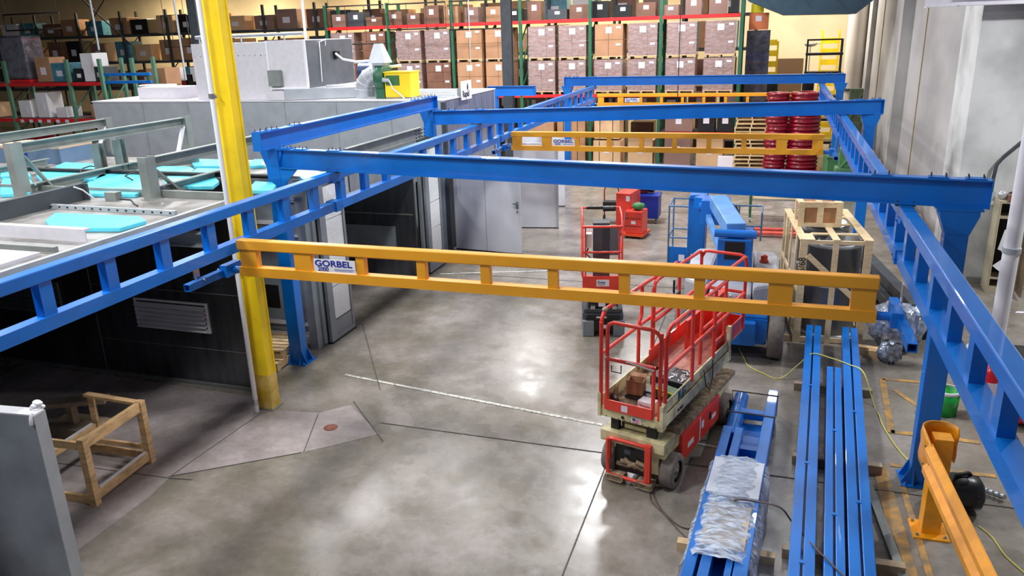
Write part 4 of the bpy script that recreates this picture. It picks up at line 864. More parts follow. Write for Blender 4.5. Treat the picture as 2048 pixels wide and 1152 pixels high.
# ------------------------------------------------------------------ timber crate with steel duct inside, small crate on top
cr = thing('slatted_crate', 'tall open timber crate around a round steel duct at the right of the bay', 'crate', (.56, 13.46, 0), .1)
CW, CD, CH = 1.1, 2.35, 1.8
def cb(p, q, w_, h_, nm='slat'): return MB().beam(p, q, w_, h_).build(nm, WOOD, cr, .003)
for y in (0, CD):
    for x in (.05, CW - .05): MB().bb(x - .06, x + .06, y - .02, y + .02, 0, CH).build('corner_board', WOOD, cr)
    MB().bb(CW / 2 - .045, CW / 2 + .045, y - .02, y + .02, 0, CH).build('slat', WOOD, cr)
    MB().bb(.11, CW - .11, y - .018, y + .018, CH - .06, CH).bb(.11, CW - .11, y - .018, y + .018, 0.02, .1).split('cross_board', WOOD, cr)
cb((.12, -.03, 1.55), (CW - .12, -.03, .75), .02, .09, 'diagonal_brace')
for x in (.0, CW):
    for y in (.5, 1.2, 1.9): MB().bb(x - .012, x + .012, y - .05, y + .05, 0, CH).build('slat', WOOD, cr)
    MB().bb(x - .012, x + .012, .04, CD - .04, .04, .13).bb(x - .012, x + .012, .04, CD - .04, .9, .98).split('cross_board', WOOD, cr)
MB().bb(-.02, .22, -.02, .40, CH, CH + .02).build('top_board', WOOD, cr); MB().bb(CW - .12, CW + .02, -.02, CD + .02, CH, CH + .022).build('top_board', WOOD, cr); MB().bb(-.02, .1, .4, CD, CH, CH + .022).build('top_board', WOOD, cr); MB().bb(CW / 2 - .05, CW / 2 + .06, -.02, 1.4, CH, CH + .02).build('top_board', WOOD, cr)
for y in (.5, 1.2, 1.8): MB().bb(.22, CW - .12, y - .05, y + .05, CH - .02, CH).build('top_slat', WOOD, cr)
text('S 5/68', .16, mat('marker_black', (40, 38, 36), .7), cr, (.09, -.025, 1.15), (PI / 2, -PI / 2, 0), sx=.9)
MB().bb(0, CW, 0, CD, 0, .02).build('base_board', WOOD, cr)
for i, y in enumerate((14.05, 15.2)):
    dk = thing('round_duct', ('large round steel duct standing inside the timber crate, nearer one', 'large round steel duct at the back inside the timber crate')[i], 'duct', (1.12 - .1 * (y - 13.46) + .05, y, .022))
    if i: dk.location.x = 1.0
    MB().lathe([(.44, 0), (.44, 1.66), (.46, 1.66), (.46, 1.70), (.43, 1.70), (.43, .02), (0, .02)], (0, 0, 0), 40).build('duct_shell', mat('duct_grey', (138, 142, 146), .35, .7, .1), dk); MB().lathe([(.45, 1.6), (.475, 1.62), (.475, 1.66), (.45, 1.68)], (0, 0, 0), 40).lathe([(.44, 0.02), (.47, .03), (.47, .07), (.44, .08)], (0, 0, 0), 40).lathe([(.44, .92), (.452, .93), (.452, .96), (.44, .97)], (0, 0, 0), 40).split('duct_ring', LGREY, dk)
    MB().bb(-.40, .40, -.01, .01, .3, 1.35).build('duct_damper', STEEL, dk)
c2 = thing('small_crate', 'small timber crate with brown panels standing on the tall slatted crate', 'crate', (.87, 14.38, CH + .023), .1)
a_ = .31
MB().bb(-a_ + .03, a_ - .03, -.0, .62, .03, .36).build('crate_panel', mat('hardboard_brown', (176, 128, 88), .7, 0, .15, 4), c2)
for x in (-a_, 0, a_): MB().bb(x - .05, x + .05, -.03, .0, 0, .4).build('front_slat', WOOD, c2)
for z in (.02, .36): MB().bb(-a_ + .05, -.05, -.028, -.001, z - .02, z + .045).bb(.05, a_ - .05, -.028, -.001, z - .02, z + .045).split('front_batten', WOOD, c2)
for x in (-a_, 0, a_): MB().bb(x - .05, x + .05, -.03, .65, .40, .42).build('top_slat', WOOD, c2)
MB().bb(-a_ - .05, a_ + .05, -.03, .05, .42, .435).build('top_batten', WOOD, c2)
for sx in (-1, 1):
    for y in (.03, .58): MB().bb(sx * (a_ + .02) - .01, sx * (a_ + .02) + .02, y - .04, y + .05, 0, .4).build('side_slat', WOOD, c2)
# ------------------------------------------------------------------ carts behind
rc = thing('tool_cart', 'tall red tool cart with a green bundle on it, behind the small red lift', 'cart', (-3.45, 20.1, 0), -.15)
MB().bb(-.38, .02, .1, .95, .12, 1.12).build('tall_cabinet', RED, rc, .02); MB().bb(-.05, .42, -.15, .35, .12, .72).build('low_cabinet', RED, rc, .03); MB().bb(-.1, .46, -.2, .5, .06, .12).bb(-.42, .0, .0, 1.0, .06, .12).build('chassis', mat('cart_orange', (222, 78, 34), .5), rc)
dz = MB()
for z in (.32, .52): dz.bb(-.03, .40, -.157, -.15, z, z + .012)
each(dz, 'drawer_gap', BLACK, rc); MB().bb(.13, .25, -.156, -.151, .38, .46).bb(-.1, .0, .088, .098, .92, 1.05).split('paper_label', PAPER, rc); MB().path([(-.08, -.2, .15), (-.02, -.2, .72)], .012, 6).build('side_bar', CHROME, rc)
for x, y in ((-.3, .1), (-.3, .85), (.32, -.1), (.32, .4), (.0, -.1)): MB().tube((x - .02, y, .05), (x + .02, y, .05), .05, 12).build('caster', BLACK, rc)
gbn = MB().ball((0, 0, .1), .13, 7, (1.2, 1, .8)).ball((.1, .05, .1), .08, 6).build('green_bundle', mat('bundle_green', (60, 120, 70), .6, 0, .4, 14)); gbn.location = (-3.2, 20.1, .72); tag(gbn, 'green bundle lying on the low red cabinet', 'bundle')
bc = thing('blue_bin', 'royal blue bin behind the red tool cart', 'bin', (-3.2, 21.9, 0)); MB().bb(-.32, .32, -.3, .3, .15, .78).build('bin_body', BLUETOOL, bc, .01); MB().bb(-.34, .34, -.32, .32, .76, .8).build('bin_rim', BLUETOOL, bc)
for x in (-.25, .25): MB().tube((x - .02, -.2, .06), (x + .02, -.2, .06), .06, 12).bb(x - .02, x + .02, -.22, -.18, .06, .16).build('caster', STEEL, bc)
hp = MB()
for i in range(8): hp.tube((random.uniform(-.5, .3), random.uniform(-.2, .2), .06 + .03 * i), (random.uniform(-.1, .5), random.uniform(-.2, .2), .05 + .03 * i), .07, 8)
hp = hp.build('hose_heap', mat('dark_red_cloth', (84, 22, 34), .7, 0, .4, 8)); hp.location = (-3.4, 22.0, .8); tag(hp, 'dark red heap lying on top of the royal blue bin', 'heap')
ht = thing('hand_truck', 'red tube hand truck with black pack, left of the tall red cart', 'hand truck', (-4.2, 21.6, 0), .1)
MB().path([(-.2, .15, .12), (-.2, .1, .9), (-.16, .08, 1.02), (.0, .07, 1.08), (.16, .08, 1.02), (.2, .1, .9), (.2, .15, .12)], .018, 8).build('tube_frame', mat('truck_red', (150, 30, 40), .4), ht); MB().bb(-.22, .22, -.12, .12, .35, .62).build('black_pack', BLACK, ht, .02)
for x in (-.2, .2): MB().tube((x - .03, .12, .1), (x + .03, .12, .1), .1, 14).build('wheel', BLACK, ht)
MB().bb(-.2, .2, -.2, .1, .08, .1).build('toe_plate', STEEL, ht)
gt = thing('shelf_cart', 'dark green framed cart with timber shelf right of the boom lift', 'cart', (.25, 22.7, 0), .04)
for x in (-.72, .75):
    for y in (-.3, .3): MB().bb(x - .03, x + .03, y - .03, y + .03, .12, 1.2).build('upright', GREEN, gt)
MB().bb(-.69, .72, -.33, .33, .62, .66).build('shelf_frame', STEEL, gt)
sb = MB()
for y in (-.22, 0, .22): sb.bb(-.69, .72, y - .1, y + .1, .66, .71)
each(sb, 'shelf_board', WOOD, gt); MB().bb(-.69, .72, -.3, .3, 1.1, 1.16).build('top_board', WOOD, gt)
for x in (-.72, .75):
    for y in (-.3, .3): MB().tube((x - .02, y, .07), (x + .02, y, .07), .07, 12).build('caster', STEEL, gt)
pj = thing('pallet_fork', 'pair of worn red pallet truck forks on the floor left of the timber crate', 'pallet truck', (.2, 21.0, 0), .04)
for y in (-.22, .18): MB().bb(-.5, .65, y - .09, y + .09, .06, .13).tube((-.4, y - .05, .035), (-.4, y + .05, .035), .035, 10).build('fork', mat('faded_red', (190, 74, 60), .6, 0, .2, 6), pj, .02)
MB().bb(.65, .85, -.3, .3, .05, .5).build('fork_frame', mat('faded_red', (190, 74, 60), .6, 0, .2, 6), pj)
# ------------------------------------------------------------------ blue stock on the floor at right
def track_stock(name, lab, x0, y0, x1, y1, w_, z0, z1, ties):
    L = math.hypot(x1 - x0, y1 - y0); rz = math.atan2(y1 - y0, x1 - x0) - PI / 2
    t_ = thing(name, lab, 'steel stock', (x0, y0, z0), rz); h = z1 - z0; g = .012
    for sx in (-1, 1):
        MB().bb(sx * g, sx * w_ / 2, 0, L, h - .05, h).bb(sx * (w_ / 2 - .04), sx * w_ / 2 - sx * .002, 0, L, 0, h - .05).build('rail_half', BLUE, t_, .006)
    MB().bb(-w_ / 2 + .05, w_ / 2 - .05, .02, L - .02, 0, .05).build('bottom_plate', BLUE, t_)
    tm = MB()
    for y in ties: tm.bb(-.03, .03, y - .025, y + .025, h, h + .006)
    each(tm, 'tie_plate', BLUE, t_); return t_
track_stock('track_section', 'long blue slotted rail section, left one of the row on the floor at right', .42, 4.6, .873, 13.38, .235, .12, .36, (2.2, 4.1, 6.3))
track_stock('track_section', 'shorter blue slotted rail section in the middle of the row on the floor', .70, 4.6, 1.09, 11.64, .19, .12, .36, (3.1, 5.0))
track_stock('track_section', 'long blue slotted rail section, right one of the row on the floor', .94, 4.6, 1.434, 13.40, .235, .12, .36, (1.6, 3.4, 5.6))
for i, (y, x0, x1, lb) in enumerate(((5.6, .28, 1.42, 'timber bearer nearest the camera under the blue rail sections'), (7.35, .38, 1.52, 'timber bearer under the blue rail sections beside the wrapped bundle'), (9.3, .5, 1.52, 'timber bearer under the middle of the blue rail sections'), (11.5, .55, 1.62, 'timber bearer under the blue rail sections near the yellow cable'))):
    o = MB().bb(x0, x1, y - .05, y + .05, 0, .118).build('timber_bearer', WOOD3); tag(o, lb, 'timber')
o = MB().beam((1.72, 5.0, .03), (1.33, 9.0, .03), .09, .05).build('grey_batten', STEEL); tag(o, 'thin grey bar on the floor along the right blue rail section', 'bar')
bd = thing('post_bundle', 'bundle of blue posts tied together, left of the long rail sections', 'steel stock', (-.3, 5.4, .1), math.atan2(10.55 - 5.4, .28 + .05) - PI / 2)
BLn = 5.15
for x, w_, y1 in ((-.24, .11, 3.9), (-.10, .10, 3.9), (.22, .13, BLn)): MB().bb(x - w_ / 2, x + w_ / 2, 0, y1, .0, .30).build('blue_tube', BLUE, bd, .008)
MB().tube((-.20, 3.9, .12), (-.20, BLn, .12), .10, 16).build('round_tube', BLUE, bd); MB().bb(-.1, .05, 3.1, 3.15, 0, .3).build('tube_end', BLUE, bd)
MB().bb(.08, .14, 0, 3.1, .2, .30).build('blue_tube', BLUE, bd)
for y in (3.6, 4.6, 2.6, 1.6): MB().bb(-.16, .16, y - .06, y + .06, .10, .2).build('cross_plate', BLUE, bd)
MB().bb(-.16, .16, 0, BLn - .6, .0, .04).build('bottom_plate', BLUE, bd)
for y in (4.3, 4.95): MB().bb(-.31, .30, y - .015, y + .015, .30, .306).bb(-.312, -.306, y - .015, y + .015, .0, .306).bb(.288, .294, y - .015, y + .015, .0, .306).build('strap', BLACK, bd)
for y in (4.05, .9): 
    o = MB().bb(-.42, .55, y - .05, y + .05, 0, .098).build('timber_bearer', PALLETM); o.location = (-.3 + .064 * y, 5.4 + y, 0); tag(o, 'pale timber bearer under the %s end of the tied blue bundle' % ('far' if y > 3 else 'near'), 'timber')
# plastic wrap around the bundle, with its own sag and pleats
wr = MB(); NX, NY = 22, 44; vs = []; fs = []
for j_ in range(NY + 1):
    y = 1.15 + 1.95 * j_ / NY
    for i_ in range(NX + 1):
        a = PI * i_ / NX; cx = -math.cos(a) * .35; ez = max(0, math.sin(a)) ** .45
        z = .352 * ez + .010 * math.sin(y * 23 + i_ * .9) + .008 * math.sin(y * 41 - i_ * 2.1) + random.uniform(-.004, .004)
        if j_ < 4 or j_ > NY - 2: z *= .98
        vs.append((cx + random.uniform(-.006, .006) + .012 * math.sin(y * 9 + i_), y, z + (.0 if 0 < i_ < NX else -.02)))
for j_ in range(NY):
    for i_ in range(NX): k = j_ * (NX + 1) + i_; fs.append((k, k + 1, k + NX + 2, k + NX + 1))
wr.add(vs, fs, True); wr.build('stretch_wrap', FILM, bd)
MB().bb(-.28, .27, 2.28, 3.05, .305, .325).build('card_cover', mat('pale_blue_card', (200, 208, 222), .5, 0, .06), bd); MB().bb(-.2, .22, 1.35, 2.1, .302, .318).build('card_cover', mat('tan_card', (176, 160, 140), .6, 0, .15, 5), bd)
# ------------------------------------------------------------------ cables on the floor
def smooth(pts, n=8):
    P = [Vector(p) for p in pts]; P = [P[0]] + P + [P[-1]]; out = []
    for i in range(1, len(P) - 2):
        for k in range(n):
            t_ = k / n; a, b, c, d = P[i - 1], P[i], P[i + 1], P[i + 2]
            out.append(.5 * ((2 * b) + (-a + c) * t_ + (2 * a - 5 * b + 4 * c - d) * t_ ** 2 + (-a + 3 * b - 3 * c + d) * t_ ** 3))
    out.append(P[-2]); return out
YC = mat('cable_yellow', (220, 214, 110), .5)
o = MB().path(smooth([(-.30, 12.9, .01), (-.2, 12.5, .01), (-.12, 12.2, .01), (.1, 11.95, .012), (.36, 11.8, .02), (.62, 12.0, .2), (.80, 12.05, .372), (1.05, 11.95, .372), (1.30, 11.75, .372), (1.48, 11.5, .37), (1.62, 11.2, .02), (1.66, 10.9, .01), (1.68, 10.55, .01), (1.78, 10.0, .01), (1.93, 9.55, .01), (2.05, 9.5, .01)]), .009, 6).build('yellow_cable', YC); tag(o, 'thin yellow extension cable running over the blue rail sections', 'cable')
q = [at_z(u, v, .01) for u, v in ((1958, 1052), (1985, 1075), (2010, 1110), (2048, 1145), (2075, 1170))]
o = MB().path(smooth(q), .008, 6).build('yellow_cable', YC); tag(o, 'thin yellow cable on the floor below the black bag, lower right corner', 'cable')
BC = mat('cable_brown', (92, 74, 66), .6)
q = [at_z(u, v, .01) for u, v in ((1300, 975), (1318, 1012), (1345, 1042), (1370, 1056), (1400, 1056), (1430, 1045))]; zz = [at_z(1450, 1015, .25), at_z(1470, 1000, .46), at_z(1510, 1003, .46), at_z(1560, 1015, .46), at_z(1585, 1045, .2), at_z(1625, 1090, .372), at_z(1665, 1130, .372), at_z(1700, 1165, .372)]
o = MB().path(smooth(q + zz), .009, 6).build('brown_cable', BC); tag(o, 'brown cable from the scissor lift looping over the wrapped bundle', 'cable')
q = [at_z(u, v, .008) for u, v in ((1300, 980), (1303, 1002), (1330, 1030), (1352, 1055), (1378, 1080), (1412, 1105))]
o = MB().path(smooth(q), .007, 6).build('brown_cable', BC); tag(o, 'thinner brown cable lying straight on the floor below the scissor lift', 'cable')
o = MB().bb(-1.72, -1.45, 6.25, 6.33, 0, .05).build('wood_block', WOOD2); o.location = (.35, -.0, 0); tag(o, 'small wood block at the bottom edge of the floor', 'wood block')
# ------------------------------------------------------------------ yellow guard post and rail
gp = thing('guardrail', 'orange-yellow guard post with rounded rail end running towards the camera', 'guardrail', (1.86, 8.2, 0), .03)
MB().bb(-.08, .10, -.08, .10, .02, 1.13).build('guard_post', GUARD, gp, .006); MB().bb(-.17, .18, -.18, .17, 0, .02).build('base_plate', GUARD, gp)
g = MB()
for x in (-.13, .14):
    for y in (-.13, .13): g.tube((x, y, .02), (x, y, .045), .014, 6)
each(g, 'anchor_bolt', STEEL, gp)
pr = []; N = 16
for k in range(N + 1):
    a = PI * (1.0 - k / N); pr.append((math.cos(a) * .16, math.sin(a) * .15 + .08))
pr = [(-.16, -.35)] + pr
e = MB(); vs = []; fs = []
for (x, y) in pr:
    for z, off in ((.80, 1), (.88, 1.06), (1.0, 1.0), (1.12, 1.06), (1.19, 1)): vs.append((x * off, y, z))
for i in range(len(pr) - 1):
    for k in range(4): fs.append((i * 5 + k, (i + 1) * 5 + k, (i + 1) * 5 + k + 1, i * 5 + k + 1))
e.add(vs, fs, True); en = e.build('rounded_end', GUARD, gp); so = en.modifiers.new('thickness', 'SOLIDIFY'); so.thickness = .012
wp = [(0, .80), (-.05, .87), (-.05, .93), (.0, .98), (.0, 1.02), (-.05, 1.07), (-.05, 1.13), (0, 1.19)]
rl = MB(); vs = []
for y, x in ((-.30, -.165), (-4.2, -.05)):
    for dx, z in wp: vs.append((x + dx, y, z))
    for dx, z in wp[::-1]: vs.append((x + dx + .014, y, z))
n = len(wp) * 2
rl.add(vs, [(i, (i + 1) % n, n + (i + 1) % n, n + i) for i in range(n)] + [list(range(n))[::-1], list(range(n, 2 * n))]); rl.build('w_rail', GUARD, gp)
rb = MB()
for z in (.9, 1.1):
    for y in (-.18, -.26): rb.ball((-.185, y, z), .014, 4)
each(rb, 'rail_bolt', STEEL, gp)
# bag, bucket, rod, cone, odds behind the guard post
bg = thing('black_bag', 'bulky black bag on the floor right of the yellow guard post', 'bag', (2.22, 8.75, 0), .1)
MB().lathe([(0, -.25), (.13, -.245), (.19, -.2), (.21, -.05), (.205, .1), (.19, .2), (.12, .245), (0, .25)], (0, 0, .205), 24, 'x').build('bag_body', BLACKP, bg); MB().path([(-.12, -.12, .36), (-.08, -.06, .44), (.08, .0, .45), (.12, .05, .40)], .022, 6).build('bag_handle', BLACK, bg); MB().ball((-.02, -.02, .36), .12, 6, (1.2, 1, .5)).build('bag_flap', BLACK, bg)
MB().path([(-.1, -.2, .22), (-.02, -.215, .1), (.1, -.2, .12), (.14, -.19, .28)], .012, 6).build('bag_strap', BLACK, bg)
o = MB().tube((2.04, 9.35, .03), (2.32, 9.30, .04), .016, 8).build('steel_rod', CHROME); tag(o, 'short shiny rod on the floor above the black bag', 'rod')
o = MB().lathe([(.0, .10), (.10, .02), (.11, 0), (0, 0)], (2.17, 9.75, 0), 20).build('yellow_cone', mat('case_yellow', (230, 220, 40), .5)); tag(o, 'small yellow cone cap behind the guard post', 'cap')
pt_ = MB()
for i in range(7): pt_.tube((2.42 + .05 * i, 9.25 - .03 * i, .04), (2.46 + .05 * i, 9.2 - .03 * i, .06), .03, 10)
tag(pt_.build('fittings_pile', GALV), 'small heap of silver fittings beside the black bag', 'fittings')
bu = thing('green_bucket', 'green bucket with white rim behind the right blue post', 'bucket', (2.52, 11.2, 0)); MB().lathe([(0, .01), (.13, .01), (.13, 0), (.145, .0), (.165, .34), (.155, .34), (.14, .03), (0, .03)], (0, 0, 0), 28).build('bucket_body', mat('bucket_green', (30, 170, 70), .4), bu); MB().lathe([(.165, .32), (.175, .33), (.175, .37), (.155, .37)], (0, 0, 0), 28).build('bucket_lid', WHITE, bu); MB().path([(-.16, 0, .3), (-.1, -.15, .2), (.08, -.16, .18), (.16, 0, .3)], .005, 6).build('wire_handle', STEEL, bu)
q = [at_z(u, v, .02) for u, v in ((1985, 830), (1995, 870), (2005, 895), (2030, 925), (2060, 950))]
o = MB().path(smooth(q), .02, 8).build('dark_hose', mat('hose_grey_green', (84, 92, 84), .5)); tag(o, 'dark hose on the floor seen through the right runway struts', 'hose')
# ------------------------------------------------------------------ locker in the alcove and machines at right
lk = thing('locker', 'open beige metal locker with dark inside and white cloth, in the right alcove', 'locker', (4.22, 17.05, 0), -.05)
LB = mat('locker_beige', (172, 164, 138), .5, 0, .12)
MB().bb(0, .03, 0, .5, 0, 1.85).bb(.47, .5, 0, .5, 0, 1.85).bb(.03, .47, .47, .5, 0, 1.85).bb(0.03, .47, 0, .47, 1.80, 1.85).bb(.03, .47, 0, .47, 0, .12).bb(.03, .05, -.01, .02, .12, 1.8).build('locker_body', LB, lk)
MB().bb(.03, .47, .02, .46, 1.50, 1.53).bb(.03, .47, .02, .46, .28, .31).build('shelf', LB, lk); MB().bb(.032, .468, .44, .468, .14, 1.79).build('locker_shade', BLACK, lk)  # black sheet at the back paints the shade inside the locker
MB().bb(.5, .53, -.44, .02, .08, 1.82).build('locker_door', mat('locker_door_brown', (112, 96, 74), .5, 0, .15), lk)
cl = MB().add([(.17, .05, 1.25), (.22, .02, 1.25), (.28, .05, 1.1), (.27, .0, .85), (.20, .03, .82), (.10, .05, .86), (.24, .03, .7), (.27, .02, .5), (.18, -.02, .42), (.05, .04, .52)], [(0, 1, 2), (0, 2, 3, 4), (0, 4, 5), (4, 3, 6), (6, 3, 7), (6, 7, 8), (6, 8, 9)]).build('white_cloth', WHITE); cl.location = (4.24, 17.08, .02); so = cl.modifiers.new('t', 'SOLIDIFY'); so.thickness = .03; tag(cl, 'white cloth hanging inside the open locker', 'cloth')
o = MB().ball((.0, 0, .09), .1, 6, (1, .8, .9)).build('clear_bag', mat('bag_silver', (196, 196, 200), .2, .4)); o.location = (4.3, 17.2, 1.85); tag(o, 'small shiny bag on top of the locker', 'bag')
o = MB().ball((0, 0, .08), .13, 6, (1.5, .8, .6)).ball((.15, 0, .07), .09, 6, (1.3, .8, .6)).build('dark_hat', BLACKP); o.location = (4.55, 17.25, 1.85); tag(o, 'dark cap and gloves on top of the locker', 'cap')
o = MB().bb(-.06, .06, -.08, .08, 0, .12).build('small_box', KRAFTD); o.location = (4.42, 17.1, 1.85); tag(o, 'small brown box on top of the locker', 'box')
for i, (x, y, s_, lb) in enumerate(((3.72, 16.0, .12, 'scrap of pale paper on the alcove floor near the wall'), (3.6, 15.0, .16, 'crumpled pale paper on the alcove floor in front of the locker'), (4.55, 15.9, .08, 'small pale scrap right below the locker'))):
    o = MB().add([(-s_, -s_ * .3, .005), (s_ * .7, -s_ * .5, .01), (s_, s_ * .4, .02), (-s_ * .4, s_ * .5, .012)], [(0, 1, 2, 3)]).build('paper_scrap', PAPER); so = o.modifiers.new('t', 'SOLIDIFY'); so.thickness = .004; o.location = (x, y, 0); tag(o, lb, 'paper scrap')
fx = thing('fire_extinguisher', 'red cylinder with white label right of the white standpipe foot', 'gas cylinder', (3.05, 11.35, 0))
MB().lathe([(0, 0), (.12, 0), (.13, .02), (.13, .62), (.1, .70), (.04, .74), (.03, .80), (0, .80)], (0, 0, 0), 28).build('cylinder', mat('cylinder_red', (206, 20, 34), .3, coat=.5), fx); MB().tube((0, 0, .8), (0, 0, .9), .03, 10).bb(-.08, .1, -.02, .02, .88, .93).build('valve', LGREY, fx); MB().bb(-.06, .06, -.134, -.12, .3, .5).build('white_label', PAPER, fx)
mc = thing('floor_machine', 'black floor machine with red base at the right edge behind the runway', 'machine', (3.55, 11.5, 0))
MB().bb(-.3, .5, -.55, .15, .06, .42).build('red_base', mat('cylinder_red', (206, 20, 34), .3, coat=.5), mc, .05); MB().bb(-.15, .5, -.1, .5, .42, .8).tube((-.1, 0, .5), (.1, .2, 1.0), .06, 10).tube((.2, .1, .5), (.3, .2, 1.1), .05, 10).build('black_body', BLACK, mc, .03); MB().path([(-.2, -.1, .6), (-.1, -.3, .8), (.1, -.2, .95), (.3, .0, .7)], .03, 8).build('black_hose', BLACK, mc); MB().path([(0, -.56, .3), (.1, -.5, .36), (.3, -.56, .3)], .012, 6).build('white_cord', WHITE, mc)
o = MB().ball((0, 0, .55), .13, 7, (1, 1, 1.3)).bb(-.09, .09, -.09, .09, 0, .5).build('wrapped_roll', mat('roll_white', (206, 204, 200), .3)); o.location = (3.0, 12.2, 0); tag(o, 'white wrapped roll beside the red cylinder', 'roll')
bx = thing('blue_dolly', 'low blue dolly with film on it on the alcove floor', 'dolly', (3.15, 13.1, 0), .3); MB().bb(-.35, .35, -.2, .2, .1, .18).build('dolly_deck', BLUE, bx)
for x in (-.28, .28): MB().tube((x - .02, 0, .05), (x + .02, 0, .05), .05, 10).build('caster', BLACK, bx)
# things under the right runway, right of the crate
gls = mat('crinkled_film', (150, 160, 176), .12, .5, .6, 14, bump=1.0, bscale=18)
for i, (x, y, z, sx, sy, sz, lb) in enumerate(((2.0, 12.9, .14, .28, .22, .2, 'crinkled plastic wrapped parcel on the floor below the right runway'), (2.15, 13.5, .12, .7, .5, .45, 'dark plastic wrapped bundle right of the tall slatted crate'), (3.0, 14.9, .1, .6, .4, .35, 'plastic wrapped bundle behind the right runway near the crate'))):
    b_ = MB().ball((0, 0, sz), 1, 10, (sx / 1.6, sy / 1.6, sz)); b_.v = [(a + random.uniform(-.045, .045), b + random.uniform(-.04, .04), max(0, min(c, sz * 1.7) + random.uniform(-.04, .04))) for a, b, c in b_.v]
    o = b_.build('wrapped_parcel', gls); o.location = (x, y, 0); tag(o, lb, 'wrapped bundle')
tw = thing('stacked_trusses', 'dark pile of sections stacked right of the timber crate', 'steel stock', (2.25, 15.6, 0), .15)
for i, (x, z, m_) in enumerate(((-.25, .1, BLACKP), (0, .1, DGREY), (.28, .1, BLACKP), (-.12, .32, DGREY), (.15, .32, BLACKP), (.02, .54, DGREY))): MB().bb(x - .1, x + .1, -1.6, 2.4, z - .1, z + .1).build('section', m_, tw, .01)
for i, (x, y, r, lb) in enumerate(((1.72, 13.15, .2, 'pale wood block beside the crinkled parcel, left one'), (1.88, 13.0, .1, 'pale wood block beside the crinkled parcel, right one'))):
    o = MB().box(0, 0, .07, .12, .34, .14, r + 1.2).build('wood_block', WOOD2); o.location = (x, y, 0); tag(o, lb, 'wood block')
# guard rail along the concrete wall
wg = thing('wall_guardrail', 'yellow guardrail with posts along the concrete wall beyond the right runway', 'guardrail', (3.25, 19.5, 0))
for y in (0, 1.6, 3.2, 6.0, 8.0, 10.0): MB().bb(-.06, .06, y - .06, y + .06, 0, 1.0).build('guard_post', GUARD, wg); MB().bb(.02, .08, y - .12, y + .12, .55, .95).build('post_plate', GUARD, wg)
MB().tube((0, -.05, .78), (0, 10.1, .78), .05, 10).build('rail_tube', mat('worn_black_rail', (50, 46, 40), .5), wg)
# ------------------------------------------------------------------ pallet racks and loads at the back
def rack(name, lab, xs, y, d, H, beams, m_=GREEN, bm=RACKRED, skip=()):
    t_ = thing(name, lab, 'pallet rack', (xs[0], y, 0))
    for x in xs:
        up = MB().bb(x - xs[0] - .06, x - xs[0] + .06, -.05, .05, 0, H).bb(x - xs[0] - .06, x - xs[0] + .06, d - .05, d + .05, 0, H)
        z = .3
        while z < H - .9: up.beam((x - xs[0], 0.05, z), (x - xs[0], d - .05, z + .8), .04, .04); z += .9
        up.build('upright_frame', m_, t_)
    for i in range(len(xs) - 1):
        a, b = xs[i] - xs[0] + .06, xs[i + 1] - xs[0] - .06
        for z in beams:
            if (i, z) in skip: continue
            MB().bb(a, b, -.05, -.0, z - .12, z).build('shelf_beam', bm, t_); MB().bb(a, b, d - .0, d + .05, z - .12, z).build('shelf_beam', bm, t_)
            MB().bb(a, b, .0, d, z - .03, z - .005).build('shelf_deck', STEELD, t_)
    return t_
RY = 31.25
xs = [-18.4, -15.5, -12.65, -9.75, -6.95, -4.25, -1.35]
rack('pallet_rack', 'dark green pallet rack with red beams full of wrapped cartons behind the crane', xs, RY, 1.1, 6.5, (1.36, 2.80, 5.62), skip=((3, 1.36), (4, 1.36)))
def load_template(kind, m_, lab):
    t_ = thing('pallet_load', lab, 'pallet load', (0, 0, 0)); w_ = .54
    MB().bb(-.54, .54, -.02, .98, .09, .12).build('pallet_deck', PALLETM, t_)
    for x in (-.5, 0, .5): MB().bb(x - .04, x + .04, -.02, .98, 0, .09).build('pallet_stringer', WOOD3, t_)
    rows = {'a': (.60, .58), 'b': (.42, .38, .38), 'c': (1.18,)}[kind]; z = .12
    for k, h in enumerate(rows):
        cols = ((-.54, -.02), (-.01, .54)) if kind != 'c' else ((-.54, .54),)
        if kind == 'b': cols = ((-.54, .18), (.19, .54))
        for a, b in cols:
            MB().bb(a, b, 0, .96, z, z + h - .01).build('carton', m_, t_, .006)
        z += h
    MB().bb(-.12, .12, -.012, -.004, .95, 1.18).build('paper_label', PAPER, t_); MB().bb(.28, .46, -.012, -.004, 1.12, 1.2).bb(.28, .46, -.012, -.004, .5, .58).split('small_label', PAPER, t_)
    if m_ is KRAFTW:
        MB().bb(-.56, .56, -.022, -.016, .1, 1.28).build('stretch_wrap', film('clear_load_film', (222, 214, 222), .10, .16) if 'clear_load_film' not in bpy.data.materials else bpy.data.materials['clear_load_film'], t_)
    return t_
T = [load_template('a', KRAFTW, ''), load_template('b', KRAFTW, ''), load_template('a', KRAFT, ''), load_template('b', KRAFTD, ''), load_template('c', KRAFTW, '')]
used = [False] * len(T)
def place_load(k, x, z, lab, y=None, rz=0):
    y = RY + .02 if y is None else y
    if not used[k]:
        used[k] = True; T[k].location = (x, y, z); T[k]['label'] = lab; T[k]['group'] = 'wrapped pallet loads on the back rack'; return T[k]
    return dup(T[k], (x, y, z), rz, lab, 'wrapped pallet loads on the back rack')
cx = [-17.7, -16.25, -14.65, -13.35, -11.97, -10.72, -8.92, -7.68, -6.25, -4.95, -3.5, -2.1]
kinds_lo = [3, 0, 1, 3, 2, 2, 0, 1, 0, 0, 4, 1]; kinds_hi = [1, 3, 0, 4, 2, 2, 1, 0, 2, 1, 0, 4]
n = len(cx)
